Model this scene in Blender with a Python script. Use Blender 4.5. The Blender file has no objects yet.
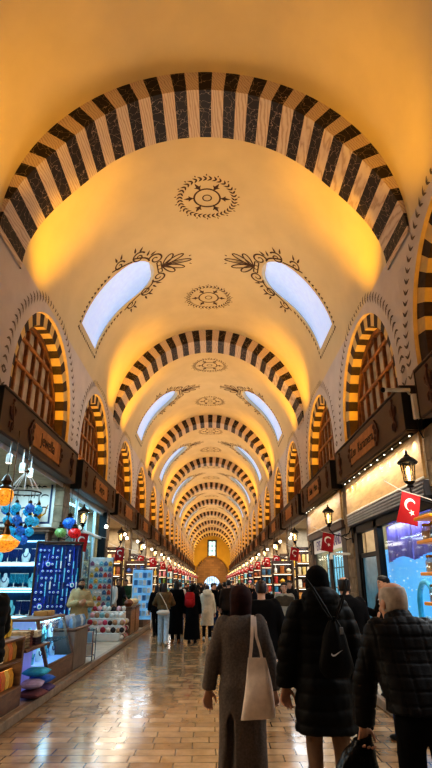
import bpy, bmesh, math, random
from math import sin, cos, pi, radians as R, sqrt, atan2
from mathutils import Vector as V, Matrix, noise
from mathutils.geometry import delaunay_2d_cdt

random.seed(7)
SC = bpy.context.scene
COL = SC.collection
ORD = ['first', 'second', 'third', 'fourth', 'fifth', 'sixth', 'seventh', 'eighth', 'ninth', 'tenth', 'eleventh', 'twelfth',
       'thirteenth', 'fourteenth', 'fifteenth', 'sixteenth', 'seventeenth', 'eighteenth', 'nineteenth', 'twentieth']

# ------------------------------------------------------------------ colours and materials
def lin(c):
    return c / 12.92 if c <= 0.04045 else ((c + 0.055) / 1.055) ** 2.4
def C(h):
    h = h.lstrip('#')
    return tuple(lin(int(h[i:i + 2], 16) / 255) for i in (0, 2, 4)) + (1,)
MATS = {}
def newmat(name):
    m = bpy.data.materials.new(name); m.use_nodes = True
    nt = m.node_tree; b = nt.nodes['Principled BSDF']
    return m, nt, b
def N(nt, kind, **kw):
    n = nt.nodes.new(kind)
    for k, v in kw.items():
        if k in n.inputs: n.inputs[k].default_value = v
        else: setattr(n, k, v)
    return n
def mat(name, col, rough=.6, metal=0., var=.25, scale=6., bump=0., bscale=None, emit=0., spec=.5, stretch=None, alpha=1., trans=0., coat=0.):
    """plain principled material with noise-driven colour variation and an optional bump"""
    if name in MATS: return MATS[name]
    m, nt, b = newmat(name)
    c = C(col) if isinstance(col, str) else tuple(col) + (1,)
    b.inputs['Roughness'].default_value = rough
    b.inputs['Metallic'].default_value = metal
    b.inputs['Specular IOR Level'].default_value = spec
    b.inputs['Alpha'].default_value = alpha
    b.inputs['Transmission Weight'].default_value = trans
    b.inputs['Coat Weight'].default_value = coat
    tc = N(nt, 'ShaderNodeTexCoord'); mp = N(nt, 'ShaderNodeMapping')
    if stretch: mp.inputs['Scale'].default_value = stretch
    nt.links.new(tc.outputs['Object'], mp.inputs['Vector'])
    nz = N(nt, 'ShaderNodeTexNoise', Scale=scale, Detail=4.)
    nt.links.new(mp.outputs[0], nz.inputs['Vector'])
    rp = N(nt, 'ShaderNodeValToRGB')
    rp.color_ramp.elements[0].position = .3; rp.color_ramp.elements[1].position = .7
    rp.color_ramp.elements[0].color = tuple(x * (1 - var) for x in c[:3]) + (1,)
    rp.color_ramp.elements[1].color = tuple(min(1, x * (1 + var * .6)) for x in c[:3]) + (1,)
    nt.links.new(nz.outputs['Fac'], rp.inputs[0]); nt.links.new(rp.outputs[0], b.inputs['Base Color'])
    if emit:
        nt.links.new(rp.outputs[0], b.inputs['Emission Color']); b.inputs['Emission Strength'].default_value = emit
    if bump:
        bp = N(nt, 'ShaderNodeBump', Strength=bump, Distance=.02)
        n2 = N(nt, 'ShaderNodeTexNoise', Scale=bscale or scale * 4, Detail=5.)
        nt.links.new(mp.outputs[0], n2.inputs['Vector'])
        nt.links.new(n2.outputs['Fac'], bp.inputs['Height']); nt.links.new(bp.outputs[0], b.inputs['Normal'])
    MATS[name] = m
    return m

# ------------------------------------------------------------------ mesh builder
class MB:
    def __init__(s): s.v = []; s.f = []; s.m = []; s.k = 0; s.X = Matrix()
    def add(s, vs, fs, m=None):
        o = len(s.v); s.v += [tuple(s.X @ V(p)) for p in vs]
        for f in fs: s.f.append(tuple(i + o for i in f)); s.m.append(s.k if m is None else m)
        return s
    def box(s, x0, x1, y0, y1, z0, z1, m=None):
        vs = [(x, y, z) for x in (x0, x1) for y in (y0, y1) for z in (z0, z1)]
        return s.add(vs, [(0, 1, 3, 2), (4, 6, 7, 5), (0, 4, 5, 1), (2, 3, 7, 6), (0, 2, 6, 4), (1, 5, 7, 3)], m)
    def bbox(s, x0, x1, y0, y1, z0, z1, b=.01, m=None):
        """box with chamfered edges"""
        b = min(b, (x1 - x0) * .45, (y1 - y0) * .45, (z1 - z0) * .45)
        bm = bmesh.new()
        for x, sx in ((x0, 1), (x1, -1)):
            for y, sy in ((y0, 1), (y1, -1)):
                for z, sz in ((z0, 1), (z1, -1)):
                    bm.verts.new((x, y + sy * b, z + sz * b)); bm.verts.new((x + sx * b, y, z + sz * b)); bm.verts.new((x + sx * b, y + sy * b, z))
        bmesh.ops.convex_hull(bm, input=bm.verts)
        bm.verts.index_update()
        s.add([v.co[:] for v in bm.verts], [tuple(v.index for v in f.verts) for f in bm.faces], m); bm.free()
        return s
    def loft(s, rings, caps=True, m=None, closed=True):
        n = len(rings[0]); vs = [p for r in rings for p in r]; fs = []
        for i in range(len(rings) - 1):
            for j in range(n if closed else n - 1):
                a, b = i * n + j, i * n + (j + 1) % n
                fs.append((a, b, b + n, a + n))
        if caps and closed:
            fs.append(tuple(range(n - 1, -1, -1))); fs.append(tuple((len(rings) - 1) * n + j for j in range(n)))
        return s.add(vs, fs, m)
    def lathe(s, prof, n=16, c=(0, 0, 0), m=None, caps=True):
        return s.loft([[(c[0] + r * cos(2 * pi * j / n), c[1] + r * sin(2 * pi * j / n), c[2] + z) for j in range(n)] for r, z in prof], caps, m)
    def ball(s, c, r, n=14, m=None, rot=None):
        rx, ry, rz = (r, r, r) if not hasattr(r, '__len__') else r
        k = max(4, n // 2); rings = []
        for i in range(k + 1):
            a = -pi / 2 + pi * i / k; ca = max(cos(a), .02)
            ring = [V((rx * ca * cos(2 * pi * j / n), ry * ca * sin(2 * pi * j / n), rz * sin(a))) for j in range(n)]
            if rot: ring = [rot @ p for p in ring]
            rings.append([tuple(p + V(c)) for p in ring])
        return s.loft(rings, True, m)
    def tube(s, pts, r, n=8, m=None, caps=True):
        """round tube along a polyline; r is one radius or one per point"""
        pts = [V(p) for p in pts]; rs = r if hasattr(r, '__len__') else [r] * len(pts)
        rings = []; up = None
        for i, p in enumerate(pts):
            d = (pts[min(i + 1, len(pts) - 1)] - pts[max(i - 1, 0)])
            d = d.normalized() if d.length > 1e-9 else V((0, 0, 1))
            if up is None: up = d.orthogonal().normalized()
            else:
                up = up - d * up.dot(d); up = up.normalized() if up.length > 1e-6 else d.orthogonal().normalized()
            w = d.cross(up)
            rings.append([tuple(p + (up * cos(2 * pi * j / n) + w * sin(2 * pi * j / n)) * rs[i]) for j in range(n)])
        return s.loft(rings, caps, m)
    def caps_(s, p0, p1, r0, r1, n=12, m=None):
        """tapered capsule"""
        p0, p1 = V(p0), V(p1); d = p1 - p0
        if d.length < 1e-6: return s.ball(p0, r0, n)
        d.normalize(); pts = []; rs = []
        for a in (80, 55, 28): pts.append(p0 - d * r0 * sin(R(a))); rs.append(r0 * cos(R(a)))
        for k in range(4): pts.append(p0.lerp(p1, k / 3)); rs.append(r0 + (r1 - r0) * k / 3)
        for a in (28, 55, 80): pts.append(p1 + d * r1 * sin(R(a))); rs.append(r1 * cos(R(a)))
        return s.tube(pts, rs, n, m)
    def prism(s, poly, z0, z1, m=None):
        n = len(poly)
        return s.add([(x, y, z0) for x, y in poly] + [(x, y, z1) for x, y in poly],
                     [tuple(range(n - 1, -1, -1)), tuple(range(n, 2 * n))] + [(i, (i + 1) % n, (i + 1) % n + n, i + n) for i in range(n)], m)
    def torus(s, c, Rr, r, axis='Z', n=24, k=8, m=None):
        pts = []
        for i in range(n + 1):
            a = 2 * pi * i / n
            p = {'Z': (Rr * cos(a), Rr * sin(a), 0), 'X': (0, Rr * cos(a), Rr * sin(a)), 'Y': (Rr * cos(a), 0, Rr * sin(a))}[axis]
            pts.append(V(p) + V(c))
        return s.tube(pts, r, k, m)
    def mesh(s, name, mats, smooth=40):
        me = bpy.data.meshes.new(name); me.from_pydata(s.v, [], s.f)
        for mm in (mats if isinstance(mats, (list, tuple)) else [mats]): me.materials.append(mm)
        me.polygons.foreach_set('material_index', s.m)
        bm = bmesh.new(); bm.from_mesh(me); bmesh.ops.recalc_face_normals(bm, faces=bm.faces); bm.to_mesh(me); bm.free()
        if smooth:
            me.polygons.foreach_set('use_smooth', [True] * len(me.polygons)); me.set_sharp_from_angle(angle=R(smooth))
        me.update()
        return me
    def build(s, name, mats, parent=None, smooth=40, loc=None):
        o = bpy.data.objects.new(name, s.mesh(name, mats, smooth)); COL.objects.link(o)
        if parent is not None: o.parent = parent
        if loc is not None: o.location = loc
        return o

def tag(o, label=None, cat=None, group=None, kind=None):
    if label: o['label'] = label
    if cat: o['category'] = cat
    if group: o['group'] = group
    if kind: o['kind'] = kind
    return o
def empty(name, label, cat, loc=(0, 0, 0), rz=0., group=None):
    o = bpy.data.objects.new(name, None); COL.objects.link(o); o.empty_display_size = .1
    o.location = loc; o.rotation_euler = (0, 0, rz)
    return tag(o, label, cat, group)
def struct(o): o['kind'] = 'structure'; return o
def dup(o, loc=None, label=None, group=None, parent=None, mtx=None):
    """copy of a thing with copies of its parts and sub-parts (mesh data shared)"""
    c = o.copy(); COL.objects.link(c)
    if parent is not None: c.parent = parent
    for ch in o.children: dup(ch, parent=c)
    if loc is not None: c.location = loc
    if mtx is not None: c.matrix_world = mtx
    if label: c['label'] = label
    if group: c['group'] = group
    return c
def recolor(o, part, m):
    """give a copied thing (or one of its parts) its own material: the mesh is copied"""
    for t in [o] + list(o.children):
        if t.data is not None and t.name.split('.')[0] == part:
            t.data = t.data.copy(); t.data.materials.clear(); t.data.materials.append(m)
def text(body, size, m, parent, mtx, name='lettering', ext=.004):
    cu = bpy.data.curves.new(name, 'FONT'); cu.body = body; cu.size = size; cu.align_x = 'CENTER'; cu.align_y = 'CENTER'
    cu.extrude = ext; cu.materials.append(m)
    t = bpy.data.objects.new('tmp', cu); COL.objects.link(t)
    me = bpy.data.meshes.new_from_object(t.evaluated_get(bpy.context.evaluated_depsgraph_get()))
    bpy.data.objects.remove(t); bpy.data.curves.remove(cu)
    o = bpy.data.objects.new(name, me); COL.objects.link(o); o.parent = parent; o.matrix_local = mtx
    return o
def area(name, loc, size, power, color, target=None, rot=None, spread=180):
    l = bpy.data.lights.new(name, 'AREA'); l.energy = power; l.color = color; l.shape = 'RECTANGLE'
    l.size, l.size_y = size; l.spread = R(spread)
    o = bpy.data.objects.new(name, l); COL.objects.link(o); o.location = loc
    if rot is not None: o.rotation_euler = rot
    if target is not None: o.rotation_euler = (V(target) - V(loc)).to_track_quat('-Z', 'Y').to_euler()
    return o
def spot(name, loc, target, power, color, cone=100, blend=.8, rad=.08):
    l = bpy.data.lights.new(name, 'SPOT'); l.energy = power; l.color = color; l.spot_size = R(cone); l.spot_blend = blend; l.shadow_soft_size = rad
    o = bpy.data.objects.new(name, l); COL.objects.link(o); o.location = loc
    o.rotation_euler = (V(target) - V(loc)).to_track_quat('-Z', 'Y').to_euler()
    return o
def point(name, loc, power, color, rad=.05):
    l = bpy.data.lights.new(name, 'POINT'); l.energy = power; l.color = color; l.shadow_soft_size = rad
    o = bpy.data.objects.new(name, l); COL.objects.link(o); o.location = loc
    return o

# ------------------------------------------------------------------ special procedural materials
def ramp(nt, stops, interp='LINEAR'):
    r = N(nt, 'ShaderNodeValToRGB'); r.color_ramp.interpolation = interp
    e = r.color_ramp.elements
    while len(e) < len(stops): e.new(.5)
    for el, (p, c) in zip(e, stops): el.position = p; el.color = C(c) if isinstance(c, str) else c
    return r
def mat_dark_marble():
    m, nt, b = newmat('dark_veined_marble'); tc = N(nt, 'ShaderNodeTexCoord')
    nz = N(nt, 'ShaderNodeTexNoise', Scale=2.2, Detail=3., Roughness=.55)
    nt.links.new(tc.outputs['Object'], nz.inputs['Vector'])
    mix = N(nt, 'ShaderNodeMixRGB', blend_type='ADD', Fac=.55)
    nt.links.new(tc.outputs['Object'], mix.inputs[1]); nt.links.new(nz.outputs['Color'], mix.inputs[2])
    vo = N(nt, 'ShaderNodeTexVoronoi', feature='DISTANCE_TO_EDGE', Scale=5.)
    nt.links.new(mix.outputs[0], vo.inputs['Vector'])
    r = ramp(nt, [(0, '#cbb9a6'), (.009, '#6c5448'), (.02, '#1d130e'), (1, '#150d09')])
    nt.links.new(vo.outputs['Distance'], r.inputs[0]); nt.links.new(r.outputs[0], b.inputs['Base Color'])
    b.inputs['Roughness'].default_value = .55
    return m
def mat_pale_marble():
    m, nt, b = newmat('pale_grained_marble'); tc = N(nt, 'ShaderNodeTexCoord')
    mp = N(nt, 'ShaderNodeMapping'); mp.inputs['Scale'].default_value = (2.2, .6, 2.2); mp.inputs['Rotation'].default_value = (.3, .5, .4)
    nt.links.new(tc.outputs['Object'], mp.inputs[0])
    wv = N(nt, 'ShaderNodeTexWave', Scale=3., Distortion=7., Detail=3.)
    nt.links.new(mp.outputs[0], wv.inputs['Vector'])
    r = ramp(nt, [(0, '#b79e8a'), (.35, '#cdb8a4'), (1, '#d6c4b2')])
    nt.links.new(wv.outputs['Fac'], r.inputs[0]); nt.links.new(r.outputs[0], b.inputs['Base Color'])
    b.inputs['Roughness'].default_value = .6
    return m
def mat_floor():
    m, nt, b = newmat('polished_stone_paving'); tc = N(nt, 'ShaderNodeTexCoord')
    wob = N(nt, 'ShaderNodeTexNoise', Scale=.9, Detail=2.)
    nt.links.new(tc.outputs['Object'], wob.inputs['Vector'])
    ad = N(nt, 'ShaderNodeMixRGB', blend_type='ADD', Fac=.07)
    nt.links.new(tc.outputs['Object'], ad.inputs[1]); nt.links.new(wob.outputs['Color'], ad.inputs[2])
    br = N(nt, 'ShaderNodeTexBrick', Scale=1.)
    br.inputs['Brick Width'].default_value = .42; br.inputs['Row Height'].default_value = .23
    br.inputs['Mortar Size'].default_value = .008; br.inputs['Mortar Smooth'].default_value = .15; br.inputs['Bias'].default_value = -.1
    br.offset = .42; br.squash = .75; br.squash_frequency = 3
    br.inputs['Color1'].default_value = C('#c0a27e'); br.inputs['Color2'].default_value = C('#957756'); br.inputs['Mortar'].default_value = C('#4a3320')
    nt.links.new(ad.outputs[0], br.inputs['Vector'])
    nz = N(nt, 'ShaderNodeTexNoise', Scale=2.5, Detail=6., Roughness=.7)
    nt.links.new(tc.outputs['Object'], nz.inputs['Vector'])
    rr = ramp(nt, [(.3, (.42, .38, .32, 1)), (.7, (1.0, 1.0, 1.0, 1))])
    nt.links.new(nz.outputs['Fac'], rr.inputs[0])
    mx = N(nt, 'ShaderNodeMixRGB', blend_type='MULTIPLY', Fac=.8)
    nt.links.new(br.outputs['Color'], mx.inputs[1]); nt.links.new(rr.outputs[0], mx.inputs[2])
    nt.links.new(mx.outputs[0], b.inputs['Base Color'])
    r2 = ramp(nt, [(.3, (.10,) * 3 + (1,)), (.75, (.26,) * 3 + (1,))])
    n3 = N(nt, 'ShaderNodeTexNoise', Scale=5., Detail=5.)
    nt.links.new(tc.outputs['Object'], n3.inputs['Vector']); nt.links.new(n3.outputs['Fac'], r2.inputs[0])
    nt.links.new(r2.outputs[0], b.inputs['Roughness'])
    b.inputs['Specular IOR Level'].default_value = .6
    bp = N(nt, 'ShaderNodeBump', Strength=.22, Distance=.01)
    ma = N(nt, 'ShaderNodeMath', operation='MULTIPLY_ADD'); ma.inputs[1].default_value = .05
    nt.links.new(n3.outputs['Fac'], ma.inputs[0])
    inv = N(nt, 'ShaderNodeMath', operation='SUBTRACT'); inv.inputs[0].default_value = 1.
    nt.links.new(br.outputs['Fac'], inv.inputs[1]); nt.links.new(inv.outputs[0], ma.inputs[2])
    nt.links.new(ma.outputs[0], bp.inputs['Height']); nt.links.new(bp.outputs[0], b.inputs['Normal'])
    return m
def mat_brick(name, c1, c2, mort, w=.5, h=.25):
    m, nt, b = newmat(name); tc = N(nt, 'ShaderNodeTexCoord'); mp = N(nt, 'ShaderNodeMapping')
    mp.inputs['Rotation'].default_value = (pi / 2, 0, 0); nt.links.new(tc.outputs['Object'], mp.inputs[0])
    br = N(nt, 'ShaderNodeTexBrick', Scale=1.); br.inputs['Brick Width'].default_value = w; br.inputs['Row Height'].default_value = h
    br.inputs['Mortar Size'].default_value = .012
    br.inputs['Color1'].default_value = C(c1); br.inputs['Color2'].default_value = C(c2); br.inputs['Mortar'].default_value = C(mort)
    nt.links.new(mp.outputs[0], br.inputs['Vector']); nt.links.new(br.outputs['Color'], b.inputs['Base Color'])
    b.inputs['Roughness'].default_value = .85
    return m
def mat_wood(name, dark, light, axis_scale=(2, 2, 9), rough=.5, scale=2.5):
    if name in MATS: return MATS[name]
    m, nt, b = newmat(name); tc = N(nt, 'ShaderNodeTexCoord'); mp = N(nt, 'ShaderNodeMapping')
    mp.inputs['Scale'].default_value = axis_scale; nt.links.new(tc.outputs['Object'], mp.inputs[0])
    nz = N(nt, 'ShaderNodeTexNoise', Scale=scale, Detail=6., Distortion=.6); nt.links.new(mp.outputs[0], nz.inputs['Vector'])
    r = ramp(nt, [(.3, dark), (.7, light)]); nt.links.new(nz.outputs['Fac'], r.inputs[0]); nt.links.new(r.outputs[0], b.inputs['Base Color'])
    b.inputs['Roughness'].default_value = rough
    MATS[name] = m
    return m
def mat_glass(name, tint='#cfe8f0', mixf=.82, rough=.05):
    """thin clear pane: mostly transparent, partly mirror"""
    if name in MATS: return MATS[name]
    m, nt, b = newmat(name); out = nt.nodes['Material Output']
    tr = N(nt, 'ShaderNodeBsdfTransparent'); tr.inputs[0].default_value = C(tint)
    gl = N(nt, 'ShaderNodeBsdfGlossy', Roughness=rough); mx = N(nt, 'ShaderNodeMixShader'); mx.inputs[0].default_value = 1 - mixf
    nt.links.new(tr.outputs[0], mx.inputs[1]); nt.links.new(gl.outputs[0], mx.inputs[2]); nt.links.new(mx.outputs[0], out.inputs['Surface'])
    MATS[name] = m
    return m

DARKM, PALEM, FLOORM = mat_dark_marble(), mat_pale_marble(), mat_floor()
PLASTER = mat('vault_plaster', '#d9c7a0', .85, var=.06, scale=1.2, bump=.08, bscale=3.)
WALLP = mat('wall_plaster', '#d0c6c0', .85, var=.08, scale=1.5, bump=.1, bscale=5.)
PAINT = mat('brown_paint', '#4d3524', .8, var=.2)
PAINTG = mat('grey_brown_paint', '#6f6051', .8, var=.2)
YSTONE = mat('reveal_pale_stone', '#d8b878', .7, var=.12)
DSTONE = mat('reveal_dark_stone', '#3a271b', .7, var=.5, scale=9)
STONE = mat('pillar_stone', '#8a775f', .9, var=.4, scale=5, bump=.8, bscale=9)
SIGN = mat('sign_brown', '#574334', .55, var=.08)
SIGNDK = mat('sign_dark_end', '#17120f', .6)
PLAQ = mat_wood('plaque_orange_wood', '#9c6128', '#c08545', (2, 2, 8))
ORN = mat('carved_brown', '#5a3420', .5, var=.3, scale=20)
LETTER = mat('dark_lettering', '#3a2114', .6)
WOODL = mat_wood('lattice_wood', '#6b3f1c', '#9c6530', (3, 3, 3))
WOODB = mat_wood('brown_counter_wood', '#5b4030', '#7d5c44', (2, 2, 9))
WOODD = mat_wood('dark_walnut', '#2a1a12', '#4a3020', (2, 2, 9))
WOODP = mat_wood('pale_oak_panel', '#a8824e', '#cba66c', (1.2, 6, .5), .45, 2.)
BLACK = mat('black_metal', '#14110f', .45, .6, var=.2)
GREYM = mat('grey_metal', '#5d5f68', .45, .5, var=.1)
WHITE = mat('white_paint', '#e4e2dc', .5, var=.05)
LEDW = mat('white_led', '#fff4dc', .5, var=0, emit=6.)
LEDR = mat('rack_led', '#fff0d8', .5, var=0, emit=2.2)
LEDC = mat('cool_led', '#9fe4f8', .5, var=0, emit=2.2)
BULB = mat('warm_bulb', '#ffdca0', .5, var=0, emit=7.)
RED = mat('flag_red', '#a80c16', .75, var=.12, scale=4)
FLAGW = mat('flag_white', '#f2ece4', .7, var=.05)
GLASS = mat_glass('clear_glass', '#e4f2f6', .93)
CASEGL = mat_glass('case_glass', '#d4ecf4', .88)
LAMPGL = mat_glass('lantern_glass', '#fff2d8', .75)
# ================================================================== the hall: X across (axis at 0), Y down the hall, Z up
RW = 3.76; ZS = 7.85; PITCH = 12.; YA = 8.05; ADEP = 1.23; NB = 10
YEND = 119.; YBACK = -4.2; FL, FR = -2.33, 2.59; KERB = .11
def place_bays(o, ks, make_struct=True):
    """repeat a one-bay object down the hall (object built for bay k=0)"""
    for k in ks:
        c = dup(o); c.location = V(o.location) + V((0, PITCH * k, 0))
def cyl(y, s, r=RW): th = s / RW; return (r * sin(th), y, ZS + r * cos(th))

def cdt_sheet(us, vs, holes, fn, mb, m=None):
    pts = []; edges = []; hp = []
    for h in holes:
        o = len(pts); pts += [V(p) for p in h]; edges += [(o + i, o + (i + 1) % len(h)) for i in range(len(h))]; hp.append(h)
    def inside(p, h):
        c = False; j = len(h) - 1
        for i in range(len(h)):
            if (h[i][1] > p[1]) != (h[j][1] > p[1]) and p[0] < (h[j][0] - h[i][0]) * (p[1] - h[i][1]) / (h[j][1] - h[i][1]) + h[i][0]: c = not c
            j = i
        return c
    for u in us:
        for v in vs:
            p = V((u, v))
            if all((p - V(q)).length > .06 for h in hp for q in h): pts.append(p)
    vo, _, fo, *_r = delaunay_2d_cdt(pts, edges, [], 0, 1e-5)
    keep = []
    for f in fo:
        c = sum((vo[i] for i in f), V((0, 0))) / len(f)
        if not any(inside(c, h) for h in hp): keep.append(tuple(f))
    mb.add([fn(p[0], p[1]) for p in vo], keep, m)
def lerp_list(a, b, n): return [a + (b - a) * i / n for i in range(n + 1)]

# ---- floor, kerbs, platforms
struct(MB().box(FL - 4, FR + 4, YBACK, YEND + 1, -.1, 0).build('floor', FLOORM, smooth=0))
KERBM = mat('kerb_stone', '#8f7c68', .5, var=.3, scale=8, bump=.3)
PLATM = mat('platform_tiles', '#b9ac98', .45, var=.25, scale=4)
for i, (a, b) in enumerate(((-6.2, FL), (FR, 6.2))):
    t = MB(); t.box(a, b, YBACK, YEND - 4, .0, KERB)
    struct(t.build('trim_%d' % (20 + i), PLATM, smooth=0))
    e = MB(); x = FL if i == 0 else FR
    e.bbox(x - .05, x + .05, YBACK, YEND - 4, 0, KERB + .012, .012)
    struct(e.build('baseboard_' + ('left', 'right')[i], KERBM))

# ---- vault, one sheet per bay, with two skylight openings
YB0, YB1 = YA + ADEP - .02, YA + PITCH + .02
SKC = YA + 6.75
def sky_half(s):                                    # half-width of the skylight along its arc length
    s0, s1, st = 5.0, 2.85, 1.82
    if s >= s1: return .92
    t = (s1 - s) / (s1 - st); return .92 * sqrt(max(0, 1 - t ** 2.4))
SROWS = [5.0, 4.7, 4.4, 4.1, 3.8, 3.5, 3.3, 3.1, 2.85, 2.6, 2.4, 2.2, 2.05, 1.93, 1.86, 1.822]
def sky_loop(sd):
    a = [(SKC - sky_half(s), sd * s) for s in SROWS]; b = [(SKC + sky_half(s), sd * s) for s in reversed(SROWS)]
    return a + b
SMAX = RW * pi / 2
vm = MB(); cdt_sheet(lerp_list(YB0, YB1, 18), lerp_list(-SMAX, SMAX, 60), [sky_loop(-1), sky_loop(1)], lambda y, s: cyl(y, s), vm)
ceil = struct(vm.build('ceiling', PLASTER, smooth=60))
# bay behind / above the camera is one bay back (its arch front is at YA)
BAYS = list(range(-1, NB - 1))
SKYP = mat('skylight_daylight', '#b4c8f2', .3, var=.05, emit=.62)
sky_mb = {}
for sd in (-1, 1):
    rv = MB(); lo = sky_loop(sd); outer = [cyl(y, s) for y, s in lo]
    inn = []
    for (y, s) in lo:
        t = (5.0 - abs(s)) / 3.0
        d = .04 + .36 * t; sg = 1 if y > SKC else -1
        inn.append(cyl(y + sg * 1.7 * d, s, RW + d))
    rv.loft([outer, inn], caps=False)
    w = struct(rv.build('window_%d' % (1 if sd < 0 else 2), PLASTER, smooth=50))
    pm = MB(); n = len(SROWS); vs = inn; fs = [(i, i + 1, 2 * n - 2 - i, 2 * n - 1 - i) for i in range(n - 1)]
    pm.add(vs, fs); pm.build('skylight_pane', SKYP, w)
    sky_mb[sd] = w

# ---- painted ornament, drawn in the unrolled surface and laid 6 mm in front of it
class Orn:
    def __init__(s, fn): s.mb = MB(); s.fn = fn; s.k = 1.
    def strip(s, pts, w):
        pts = [V(p) for p in pts]; L = []; Rr = []
        for i, p in enumerate(pts):
            d = pts[min(i + 1, len(pts) - 1)] - pts[max(i - 1, 0)]; d = d.normalized() if d.length > 0 else V((1, 0))
            n = V((-d.y, d.x)); ww = w[i] if hasattr(w, '__len__') else w
            L.append(p + n * ww / 2); Rr.append(p - n * ww / 2)
        n = len(pts)
        s.mb.add([s.fn(*p) for p in L] + [s.fn(*p) for p in Rr], [(i, i + 1, n + i + 1, n + i) for i in range(n - 1)])
    def leaf(s, c, d, ln, wd):
        d = V(d).normalized(); n = V((-d.y, d.x)); c = V(c)
        s.strip([c, c + d * ln * .25, c + d * ln * .55, c + d * ln], [wd * .3, wd, wd * .8, .004])
    def ring(s, c, ra, rb, w, n=28): s.strip([(c[0] + ra * cos(2 * pi * i / n), c[1] + rb * sin(2 * pi * i / n)) for i in range(n + 1)], w)
    def petal(s, c, ang, ln, wd, w):
        d = V((cos(ang), sin(ang))); nn = V((-d.y, d.x)); pts = []
        for i in range(17):
            t = i / 16; a = t * 2 * pi
            pts.append(V(c) + d * (ln * (1 - cos(a)) / 2) + nn * (wd * sin(a) * (.6 + .4 * (1 - cos(a)) / 2)))
        s.strip(pts, w)
    def spiral(s, c, r0, a0, turns, sg, w):
        pts = []; ws = []
        n = 26
        for i in range(n + 1):
            t = i / n; r = r0 * (1 - .82 * t); a = a0 + sg * 2 * pi * turns * t
            pts.append((c[0] + r * cos(a), c[1] + r * sin(a))); ws.append(w * (1 - .4 * t))
        s.strip(pts, ws)
# medallions on the crown (two per bay)
def medallion(o, yc):
    for i in range(36):
        a = 2 * pi * i / 36; c = (yc + .76 * cos(a), .76 * sin(a)); t = V((-sin(a), cos(a))); r = V((cos(a), sin(a)))
        o.leaf(c, t + r * .9, .14, .055); o.leaf(c, t - r * .9, .14, .055)
        if i % 2 == 0: o.leaf((c[0] + r.x * .1, c[1] + r.y * .1), t * .2 + r, .07, .04)
    o.ring((yc, 0), .36, .36, .05); o.ring((yc, 0), .12, .12, .035, 18)
    for i in range(6):
        a = 2 * pi * i / 6 + pi / 6; d = V((cos(a), sin(a))); c = V((yc, 0))
        o.leaf(c + d * .38, d, .28, .1); n = V((-d.y, d.x))
        for sg in (-1, 1): o.leaf(c + d * .46, d * .5 + n * sg, .12, .06)
om = Orn(lambda y, s: cyl(y, s, RW - .006)); om.k = 1.2; medallion(om, YA + 3.85); medallion(om, YA + 9.3)
def sky_orn(o, sd):
    P = lambda y, s: (SKC + y, sd * s)
    A = lambda a: a if sd > 0 else -a
    tip = 1.62
    # palmette fan towards the crown
    for an, ln, wd in ((-90, .95, .1), (-62, .8, .11), (-118, .8, .11), (-35, .62, .12), (-145, .62, .12)):
        o.petal(P(0, tip - .12), A(R(an)), ln, wd, .05)
    o.leaf(P(0, tip - .1), (0, -sd), .7, .07)
    for y in (-.2, .2): o.leaf(P(y, tip - 1.0), (y, -sd * .3), .1, .05)
    for q in (-.07, .07): o.strip([P(-.3, tip + q), P(.3, tip + q)], .045)
    for q in (-.3, -.1, .1, .3): o.strip([P(q, tip - .07), P(q, tip + .07)], .04)
    for sy in (-1, 1):
        o.spiral(P(sy * .52, tip + .08), .27, A(R(90 - sy * 20)), 1.4, sy * (-1 if sd > 0 else 1), .07)
        o.spiral(P(sy * .98, tip + .62), .25, A(R(-90 + sy * 20)), 1.4, sy * (1 if sd > 0 else -1), .065)
        o.spiral(P(sy * 1.17, tip + 1.3), .21, A(R(-90)), 1.3, sy * (1 if sd > 0 else -1), .06)
        o.strip([P(sy * (.55 + .5 * t), tip + .3 + .5 * t - .14 * sin(pi * t)) for t in lerp_list(0, 1, 8)], .06)
        o.strip([P(sy * (.95 + .22 * t), tip + .85 + .75 * t) for t in lerp_list(0, 1, 8)], .055)
        for (y, s, dy, ds) in ((.8, .22, .5, -.8), (.86, .34, .9, -.5), (1.2, .55, .8, -.6), (1.26, .7, 1, -.2), (1.38, 1.2, 1, -.4), (1.4, 1.34, 1, .1)):
            o.leaf(P(sy * y, tip + s), (sy * dy, sd * ds), .24, .075)
        s = tip + 1.7
        while s < 5.25:
            o.leaf(P(sy * 1.1, s), (-sy * .3, sd), .13, .075); o.leaf(P(sy * 1.1, s + .05), (sy, sd * .7), .09, .05); s += .165
    y = -1.05
    while y < 1.06:
        o.leaf(P(y, 5.2), (1, sd * .3), .13, .075); y += .17
om.k = 1.55
for sd in (-1, 1): sky_orn(om, sd)
orn = om.mb.build('painted_ornament', PAINT, ceil, smooth=0)
for k in BAYS:
    if k != 0: place_bays(ceil, [k])
place_bays(sky_mb[-1], [k for k in BAYS if k]); place_bays(sky_mb[1], [k for k in BAYS if k])
ceilback = MB(); ceilback.add([(0, 0, 0)] * 0, [])

# ---- striped transverse arches
def athick(th):
    d = abs(math.degrees(th)); t = min(1, max(0, (d - 50) / 44)); t = t * t * (3 - 2 * t); return .5 - .47 * t
def arch_mesh():
    mb = MB(); st = R(4.45); n0 = 21
    for i in range(-n0, n0 + 1):
        m = 0 if i % 2 == 0 else 1
        ths = [(i - .5) * st, i * st, (i + .5) * st]
        ths = [max(-R(93.4), min(R(93.4), t)) for t in ths]
        rings = []
        for t in ths:
            ro = RW + .03; ri = RW - athick(t); q = lambda r, y: (r * sin(t), y, ZS + r * cos(t))
            rings.append([q(ro, YA), q(ri, YA), q(ri, YA + ADEP), q(ro, YA + ADEP)])
        mb.loft(rings, caps=False, m=m)
    return mb
arch = struct(arch_mesh().build('trim_1', [DARKM, PALEM], smooth=20))
place_bays(arch, range(1, NB))

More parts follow.
